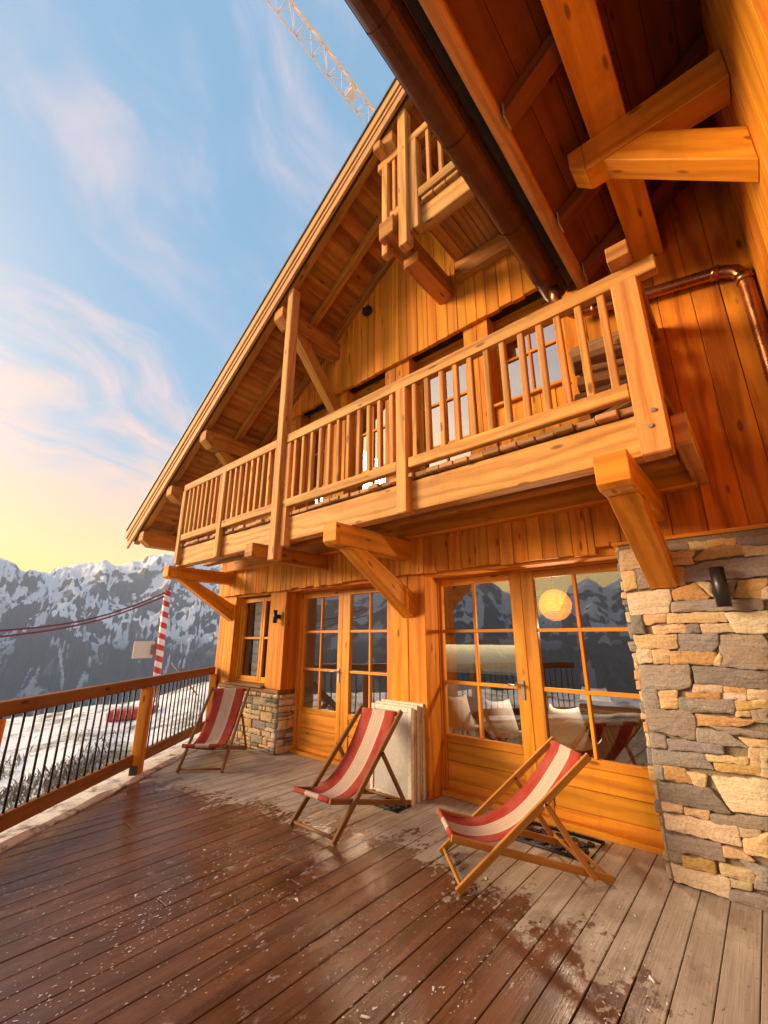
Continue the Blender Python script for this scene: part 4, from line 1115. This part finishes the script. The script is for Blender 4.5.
# ================================================================== DOOR MAT with scrolls
def scroll_mat(name, loc, rz, label, sc_=1.0):
    m = MB()
    w, h = .60, .40
    def ring(cx, cy, r, k=.012, a0=0, a1=2 * math.pi, tw=0):
        n_ = 14; pts = [(cx + r * (1 - tw * q / n_) * math.cos(a0 + (a1 - a0) * q / n_), cy + r * (1 - tw * q / n_) * math.sin(a0 + (a1 - a0) * q / n_), .008) for q in range(n_ + 1)]
        m.tube(pts, k, 6)
    m.tube([(-w / 2, -h / 2, .009), (w / 2, -h / 2, .009), (w / 2, h / 2, .009), (-w / 2, h / 2, .009), (-w / 2, -h / 2, .009)], .013, 6)
    for i in range(4):
        for j in range(2):
            cx, cy = -w / 2 + .08 + i * .128, -h / 2 + .085 + j * .145
            ring(cx, cy, .06, .010, 0, 4.2 * math.pi, .75); ring(cx + .064, cy + .07, .022, .010)
    o = m.build(name, M_RUBBER); o.location = loc; o.rotation_euler.z = rz; o.scale = (sc_, sc_, 1)
    tag(o, label, 'doormat', 'black scroll doormats'); return o
scroll_mat('doormat', (-1.62, 4.02, .004), 0, 'black openwork rubber doormat lying behind the golden framed deck chair')
scroll_mat('doormat', (-3.13, 3.715, .004), 0, 'small black openwork rubber mat at the foot of the leaning pale panels', .5)

# ================================================================== INSIDE, SEEN THROUGH THE GLASS
def shell_chair(loc, rz, label):
    t_ = empty('dining_chair', label, 'chair', loc, rz, 'white dining chairs inside')
    m = MB(); nu, nv = 14, 12
    def pt(i, j):
        k = i / nu; v = j / nv * 2 - 1
        if k < .45: y = -.20 + k / .45 * .36; z = .44 - .02 * math.sin(k / .45 * math.pi); w = .20 + .03 * math.sin(k / .45 * math.pi)
        else: q = (k - .45) / .55; y = .16 + .10 * q + .05 * math.sin(q * math.pi); z = .44 + .40 * q; w = .225 - .07 * q ** 2.5
        up_ = abs(v) ** 3 * (.09 if k < .45 else .03)
        fw = abs(v) ** 2.2 * (.0 if k < .3 else .10 * min(1, (k - .3) / .25))
        return Vector((v * w, y - fw, z + up_))
    G = [[pt(i, j) for j in range(nv + 1)] for i in range(nu + 1)]
    for i in range(nu):
        for j in range(nv): m.face([G[i][j], G[i][j + 1], G[i + 1][j + 1], G[i + 1][j]], [(0, 0)] * 4, smooth=True)
    o = m.build('seat_shell', M_WHITE, t_)
    bm = bmesh.new(); bm.from_mesh(o.data); bmesh.ops.remove_doubles(bm, verts=bm.verts, dist=.0005); bm.to_mesh(o.data); bm.free()
    md = o.modifiers.new('thick', 'SOLIDIFY'); md.thickness = .008
    for sx in (-1, 1):
        for sy in (-1, 1):
            m = MB(); m.tube([(sx * .10, sy * .09, .43), (sx * .21, sy * .20, .0)], [.013, .009], 8); m.build('leg', W_CHAIR_L, t_)
    return t_
shell_chair((-3.22, 5.30, .03), R(176), 'white shell chair behind the right glass doors, farthest left')
shell_chair((-2.66, 5.28, .03), R(184), 'white shell chair behind the left leaf of the right glass doors, beside its door handle')
shell_chair((-1.80, 5.22, .03), R(172), 'white shell chair seen over the top of the golden framed deck chair')
shell_chair((-2.1, 7.0, .03), R(5), 'white shell chair on the far side of the dining table')
tb = empty('dining_table', 'dark topped dining table inside behind the glass doors', 'table', (-2.2, 6.3, .03))
m = MB(); m.box(-1.1, 1.3, -.42, .42, .70, .74, 'x'); m.build('tabletop', W_LOG, tb, .006)
for sx in (-1, 1):
    for sy in (-1, 1):
        m = MB(); m.tube([(sx * .95, sy * .33, .70), (sx * 1.0, sy * .36, 0)], .025, 8); m.build('leg', M_BLACK, tb)
pe_ = empty('pendant_lamp', 'glowing round wicker pendant lamp inside the right glass doors', 'lamp', (-1.757, 4.95, 1.957))
m = MB(); m.lathe([(.02, .172)] + [(.175 * math.sin(math.pi * k / 12), .175 * math.cos(math.pi * k / 12)) for k in range(1, 12)] + [(.02, -.172)], (0, 0, 0), 24); m.build('shade', M_WICKER, pe_)
m = MB(); m.tube([(0, 0, .17), (0, 0, .545)], .006, 6); m.build('cord', M_BLACK, pe_)
pl2 = bpy.data.lights.new('pendant_bulb', 'POINT'); pl2.energy = 34; pl2.color = (1, .80, .56); pl2.shadow_soft_size = .06
plo = bpy.data.objects.new('pendant_bulb', pl2); col.objects.link(plo); plo.parent = pe_; plo.location = (0, 0, -.25)
kt = empty('kitchen_counter', 'dark kitchen counter with lit splashback seen through the glass', 'kitchen counter', (-4.4, 8.05, .03))
m = MB(); m.box(-1.3, .95, -.30, .28, .05, .88, 'x'); m.build('cabinet', M_DARKROOM, kt, .004)
m = MB(); m.box(-1.32, .95, -.33, .28, .88, .92, 'x'); m.build('worktop', plain('dark worktop', (.03, .026, .022), .3), kt)
m = MB(); m.box(-1.3, .95, -.08, .28, 1.52, 2.3, 'x'); m.build('wall_cabinet', M_DARKROOM, kt, .004)
m = MB(); m.box(-1.3, .95, .262, .278, .92, 1.52, 'x'); m.build('splashback', M_PANELGREY, kt)
m = MB(); m.box(.96, 2.9, -.34, .28, .05, 2.3); m.build('tall_cupboard', plain('matt dark oak', (.035, .026, .02), .85, 0, .3, 20, .1), kt, .004)
m = MB(); m.box(-1.25, .9, .10, .16, 1.500, 1.516, 'x'); m.build('light_strip', M_STRIP, kt)
m = MB(); m.box(-1.3, .95, -.10, -.082, 1.44, 1.60, 'x'); m.build('valance', W_WING_SHADED, kt)
ke = empty('kettle', 'dark kettle on the kitchen worktop', 'kettle', (-3.45, 7.95, .95))
m = MB(); m.lathe([(0, 0), (.085, 0), (.08, .10), (.06, .20), (.02, .215), (0, .22)], (0, 0, 0), 16); m.build('body', M_BLACK, ke)
m = MB(); m.tube([(.06, 0, .19), (.13, 0, .17), (.13, 0, .05), (.085, 0, .03)], .010, 6); m.build('handle', M_BLACK, ke)
for i, (x, hh, rr, mm) in enumerate(((-4.55, .20, .035, M_PANELGREY), (-4.42, .15, .045, M_CRANEY))):
    m = MB(); m.lathe([(0, 0), (rr, 0), (rr, hh * .6), (rr * .4, hh * .75), (rr * .4, hh), (0, hh)], (0, 0, 0), 14)
    o = m.build('jar', mm); o.location = (x, 7.98, .95); tag(o, ['tall pale jar on the lit kitchen worktop', 'short yellowish jar on the lit kitchen worktop'][i], 'jar')
cu = MB(); n_ = 40
rows = []
for i in range(n_ + 1):
    k = i / n_; x = -6.84 + .34 * k
    rows.append([(x + .03 * math.sin(zz * 2.2), 4.335 + .016 * math.sin(k * 38 + zz * .6), 2.28 - zz * 1.36) for zz in [q / 10 for q in range(11)]])
for i in range(n_):
    for j in range(10): cu.face([rows[i][j], rows[i][j + 1], rows[i + 1][j + 1], rows[i + 1][j]], [(0, 0)] * 4, smooth=True)
o = cu.build('curtain', M_CURTAIN); md = o.modifiers.new('thick', 'SOLIDIFY'); md.thickness = .003
tag(o, 'cream linen curtain hanging inside the small window', 'curtain')
sf = empty('sofa', 'low pale sofa inside behind the left glass doors', 'sofa', (-4.4, 6.4, .03), R(8))
m = MB(); m.box(-.8, .8, -.4, .4, .12, .42, 'x'); m.build('seat', M_PANELGREY, sf, .05, 3)
m = MB(); m.box(-.8, .8, .25, .45, .40, .80, 'x'); m.build('backrest', M_PANELGREY, sf, .05, 3)

# ================================================================== SLOPE BARRIER POLE AND CABLES
bp = Vector((-16.65, 6.82, -1.15))
mast = empty('barrier_pole', 'red and white striped pole with sheet sign on the snow edge', 'barrier pole', bp)
topz = 3.30 + 1.15
m = MB(); m.tube([(0, 0, 1.35), (.02, -.05, topz)], .125, 12); m.build('striped_pad', M_BANDS, mast)
m = MB()
for a in (0, 2.1, 4.2):
    m.tube([(.42 * math.cos(a), .42 * math.sin(a), -.1), (.05 * math.cos(a), .05 * math.sin(a), 1.6)], .03, 6)
for z_ in (.35, .8): 
    for a in (0, 2.1, 4.2):
        k = 1 - z_ / 1.8
        m.tube([(.42 * k * math.cos(a), .42 * k * math.sin(a), z_), (.42 * (k - .18) * math.cos(a + 2.1), .42 * (k - .18) * math.sin(a + 2.1), z_ + .35)], .016, 6)
m.tube([(0, 0, topz), (0, 0, topz + .14)], .05, 8)
m.tube([(.1, .4, 1.9), (1.2, 1.8, -.05)], .025, 6)
m.build('lattice_foot', M_SIGNBOX, mast)
m = MB(); m.beam((-.33, -.80, 2.35), (-.22, -.16, 2.35), .06, .58); m.build('sheet_sign', M_SIGN, mast, .01)
m = MB(); m.beam((-.20, -.26, 2.35), (-.17, -.10, 2.35), .16, .34); m.build('switch_box', M_SIGNBOX, mast, .01)
pad = MB(); pad.beam((-16.9, 5.55, -.86), (-16.2, 6.75, -.78), .6, .32); po = pad.build('safety_mattress', M_RED, None, .08, 3)
tag(po, 'red padded safety mattress lying on the snow at the pole foot', 'mattress')
for i, (q, zt, sg, e) in enumerate((((-15.2, 2.05, 1.78), topz - 1.17, .30, (-14.0, -6.0, 2.9)), ((-15.2, 2.05, 1.62), topz - 1.30, .26, (-14.0, -6.0, 2.6)))):
    A_ = bp + Vector((0, -.05, zt + 1.15 - .02)); B_ = Vector(q); C_ = Vector(e)
    m = MB(); pts = []
    for k in range(17):
        t_ = k / 16; p = A_.lerp(B_, t_); p.z -= sg * math.sin(math.pi * t_); pts.append(p)
    for k in range(1, 9):
        t_ = k / 8; p = B_.lerp(C_, t_); p.z -= .3 * math.sin(math.pi * t_); pts.append(p)
    m.tube(pts, .028, 6)
    tag(m.build('barrier_cable', M_CABLE), ['upper dark red cable slung from the top of the striped pole', 'lower dark red cable slung from the striped pole'][i], 'cable', 'red cables from the striped pole')

# ================================================================== CRANE JIB
def ray(px, py):
    a = (px - 384) / F_; b = -(py - 512) / F_
    f = math.cos(P_) - b * math.sin(P_); u = math.sin(P_) + b * math.cos(P_)
    return Vector((math.cos(YAW) * a - math.sin(YAW) * f, math.sin(YAW) * a + math.cos(YAW) * f, u))
hj = 42.0
d0 = ray(366, 112); d1 = ray(279, 0)
A_ = d0 * ((hj - H) / d0.z); B_ = d1 * ((hj - H) / d1.z); A_.z = B_.z = hj
jd = (B_ - A_).normalized(); jn = Vector((jd.y, -jd.x, 0))
crane = empty('tower_crane', 'pale red lattice crane jib crossing the sky above the roof', 'crane', (A_ - jd * 34) * 1.0)
crane.location.z = -1.5
base = crane.location.copy()
W_ = .62; Hh = 1.25; stp = 1.5
sA, sB = -34., 34.
def cp(s, k):   # k 0,1 lower chords, 2 the top chord
    p = A_ + jd * s - base
    return p + (jn * (-W_ if k == 0 else W_) if k < 2 else Vector((0, 0, Hh)))
m = MB()
for k in range(3): m.tube([cp(sA, k), cp(sB, k)], .065 if k < 2 else .08, 6)
s = sA; fl2 = 0
while s < sB - .1:
    e = s + stp; mi = s + stp / 2
    for k in (0, 1):
        m.tube([cp(s, k), cp(mi, 2)], .026, 5); m.tube([cp(mi, 2), cp(e, k)], .026, 5)
    m.tube([cp(s, 0), cp(s, 1)], .035, 5); m.tube([cp(s, fl2), cp(e, 1 - fl2)], .035, 5); fl2 = 1 - fl2
    s = e
m.build('jib', M_CRANE, crane)
m = MB(); p = A_ + jd * 1.6 - base
m.box(p.x - .35, p.x + .35, p.y - .35, p.y + .35, p.z - .3, p.z - .1, 'x'); m.tube([p + Vector((0, 0, -.2)) + jn * .5, p + Vector((0, 0, Hh * .9))], .16, 6); m.build('trolley', M_CRANE, crane)
m = MB(); q0 = A_ + jd * sA - base
for sx in (-.8, .8):
    for sy in (-.8, .8): m.tube([(q0.x + sx, q0.y + sy, 0), (q0.x + sx, q0.y + sy, hj + 4)], .09, 6)
zz = 0.0
while zz < hj + 2:
    for (a, b), (c, e) in (((-.8, -.8), (.8, -.8)), ((.8, -.8), (.8, .8)), ((.8, .8), (-.8, .8)), ((-.8, .8), (-.8, -.8))):
        m.tube([(q0.x + a, q0.y + b, zz), (q0.x + c, q0.y + e, zz + 1.8)], .045, 5)
    zz += 1.8
m.build('mast', M_CRANE, crane)

# ================================================================== LOOSE STUFF
def in_deck(x, y): return y > kerb_y(x) + .1 and x < .5
cr = MB(); cnt = 0
centers = [(random.uniform(-4.6, -.3), random.uniform(.5, 3.1)) for _ in range(26)]
spots = []
for q in ((130, 905), (152, 928), (132, 952), (118, 915), (240, 862), (225, 848), (380, 925), (350, 1000), (372, 1008), (60, 1005), (448, 990), (255, 905), (165, 905), (330, 955), (20, 890), (200, 985), (480, 880), (500, 955), (620, 1000)):
    v_ = ray(*q); k_ = -H / v_.z; spots.append((v_.x * k_, v_.y * k_))
while cnt < 1100:
    c = random.choice(spots if random.random() < .62 else centers); x = random.gauss(c[0], .10); y = random.gauss(c[1], .20)
    if not in_deck(x, y): continue
    r = random.uniform(.0016, .0045) * (2.4 if random.random() < .035 else 1)
    n_ = 8; el = random.uniform(1.0, 3.2); th_ = random.gauss(1.57, .5); ct, st_ = math.cos(th_), math.sin(th_)
    ring = []
    for k in range(n_):
        a = k * 2 * math.pi / n_; q = random.uniform(.45, 1.35); lx, ly = r * el * math.cos(a) * q, r * math.sin(a) * q
        ring.append((x + lx * ct - ly * st_, y + lx * st_ + ly * ct, .0022))
    rin = [(x + (p[0] - x) * .55, y + (p[1] - y) * .55, .0022 + r * random.uniform(.15, .4)) for p in ring]
    for k in range(n_):
        k2 = (k + 1) % n_; cr.face([ring[k], ring[k2], rin[k2], rin[k]], [(0, 0)] * 4, smooth=True)
    cr.face(rin, [(0, 0)] * n_, smooth=True); cnt += 1
o = cr.build('snow_crumbs', M_CRUMB); tag(o, 'scattered white crumbs of slush on the wet deck', 'snow', kind='stuff')
# dry scrub poking through the snow below the terrace
gs = MB(); gm_ = go.data
from mathutils.bvhtree import BVHTree
bvh = BVHTree.FromObject(go, bpy.context.evaluated_depsgraph_get())
for _ in range(4600):
    a = random.gauss(-77, 5); r = abs(random.gauss(11.4, 1.7)) + .6
    if a > -62 or a < -100: continue
    x, y = r * math.sin(R(a)), r * math.cos(R(a))
    if mn.noise(Vector((x * .7, y * .7, 2))) < -.05: continue
    hit = bvh.ray_cast(Vector((x, y, 5)), Vector((0, 0, -1)))
    if not hit[0]: continue
    z = hit[0].z; hgt = random.uniform(.05, .22); w = random.uniform(.006, .022)
    dx, dy = random.uniform(-.15, .15), random.uniform(-.15, .15); aa = random.random() * 6
    p = Vector((x, y, z - .02)); q = Vector((math.cos(aa) * w, math.sin(aa) * w, 0))
    mid_ = p + Vector((dx * .4, dy * .4, hgt * .6)); tip = p + Vector((dx, dy, hgt))
    gs.face([p - q, p + q, mid_ + q * .7, mid_ - q * .7], [(0, 0)] * 4); gs.face([mid_ - q * .7, mid_ + q * .7, tip], [(0, 0)] * 3)
o = gs.build('dry_grass', M_GRASS); tag(o, 'dry brown grass poking through snow below the railing', 'grass', kind='stuff')

# ================================================================== SKY, SUN, CAMERA
SUN_AZ, SUN_EL = -130.0, 13.0
w = bpy.data.worlds.new('World'); scene.world = w; w.use_nodes = True
nt = w.node_tree; nt.nodes.clear()
class WN(NT):
    def __init__(s, nt): s.nt = nt
W = WN(nt)
sky = W.n('ShaderNodeTexSky'); sky.sky_type = 'NISHITA'; sky.sun_disc = False
sky.sun_elevation = R(SUN_EL); sky.sun_rotation = R(SUN_AZ % 360); sky.altitude = 1800; sky.air_density = 1.0; sky.dust_density = 1.6; sky.ozone_density = 1.5
tc = W.n('ShaderNodeTexCoord'); dx, dy, dz = W.sep(tc.outputs['Generated'])
# cloud sheet: direction projected on a high plane
inv = W.math('DIVIDE', 1.0, W.math('ADD', W.math('MAXIMUM', dz, 0.0), .16))
ux = W.math('MULTIPLY', dx, inv); uy = W.math('MULTIPLY', dy, inv)
# stretch along one wind direction
c_, s_ = math.cos(R(108)), math.sin(R(108))
wx = W.math('ADD', W.math('MULTIPLY', ux, c_), W.math('MULTIPLY', uy, s_)); wy = W.math('SUBTRACT', W.math('MULTIPLY', uy, c_), W.math('MULTIPLY', ux, s_))
wz = W.math('MULTIPLY', W.math('SUBTRACT', W.noise(W.comb(ux, uy, 2.0), 1.1, 3, .5), .5), .9)
n1 = W.noise(W.comb(W.math('MULTIPLY', wx, .6), W.math('ADD', W.math('MULTIPLY', wy, 1.35), wz), 4.6), 3.0, 12, .62, .6)
n2 = W.noise(W.comb(W.math('MULTIPLY', wx, .6), W.math('MULTIPLY', wy, .9), 7.3), .9, 4, .55)
low = W.mapr(dz, .12, .62, .26, -.02)
cl = W.math('ADD', W.math('ADD', n1, W.math('MULTIPLY', W.math('SUBTRACT', n2, .5), 1.0)), low)
mask = W.mapr(cl, .40, .76, 0, .95, True)
hi = W.mapr(dz, .12, .62, 0, 1)
ccol = W.mix(hi, (5.4, 3.55, 2.7), (3.4, 3.0, 3.4))
glow = W.mapr(dz, .10, .36, 1, 0, True)
haze_c = W.mix(W.mapr(dz, .13, .27, 0, 1), (8.2, 5.5, .5), (5.9, 4.0, 1.7))
base_c = W.mix(.70, sky.outputs[0], W.mix(W.mapr(dz, .15, .7, 0, 1), (1.75, 3.15, 4.1), (1.3, 2.6, 3.9)))
k1 = W.mix(mask, base_c, ccol)
k2 = W.mix(W.math('MULTIPLY', glow, .80), k1, haze_c)
# the brighter, warmer sky round the low sun
vd = W.n('ShaderNodeVectorMath', operation='DOT_PRODUCT'); W.l(tc.outputs['Generated'], vd.inputs[0])
vd.inputs[1].default_value = (math.sin(R(SUN_AZ)) * math.cos(R(7)), math.cos(R(SUN_AZ)) * math.cos(R(7)), math.sin(R(7)))
lobe = W.math('POWER', W.math('MAXIMUM', vd.outputs['Value'], 0.0), 7.0)
k3 = W.mix(1.0, k2, W.mix(lobe, (0, 0, 0), (15.0, 8.2, 1.6)), 'ADD')
bgd = W.n('ShaderNodeBackground'); W.l(k3, bgd.inputs[0]); bgd.inputs[1].default_value = .086
wo = W.n('ShaderNodeOutputWorld'); W.l(bgd.outputs[0], wo.inputs[0])

sun = bpy.data.lights.new('sun', 'SUN'); sun.energy = 4.2; sun.angle = R(26); sun.color = (1, .74, .46)
so = bpy.data.objects.new('sun', sun); col.objects.link(so)
sd = Vector((math.sin(R(SUN_AZ)) * math.cos(R(SUN_EL)), math.cos(R(SUN_AZ)) * math.cos(R(SUN_EL)), math.sin(R(SUN_EL))))
so.rotation_euler = sd.to_track_quat('Z', 'Y').to_euler(); so.location = sd * 60

cam = bpy.data.cameras.new('camera'); co = bpy.data.objects.new('camera', cam); col.objects.link(co)
cam.sensor_fit = 'VERTICAL'; cam.sensor_height = 36; cam.lens = F_ / 1024 * 36; cam.clip_end = 30000; cam.clip_start = .05
co.location = (0, 0, H); co.rotation_euler = (R(90) + P_, 0, YAW)
scene.camera = co
scene.render.resolution_x = 768; scene.render.resolution_y = 1024
vs = scene.view_settings; vs.view_transform = 'Standard'; vs.look = 'None'; vs.exposure = 1.42; vs.gamma = 1; vs.use_curve_mapping = False
cy = scene.cycles; cy.use_denoising = True; cy.max_bounces = 7; cy.diffuse_bounces = 4; cy.glossy_bounces = 4; cy.transparent_max_bounces = 12; cy.volume_bounces = 0
cy.sample_clamp_indirect = 6; cy.caustics_reflective = False; cy.caustics_refractive = False
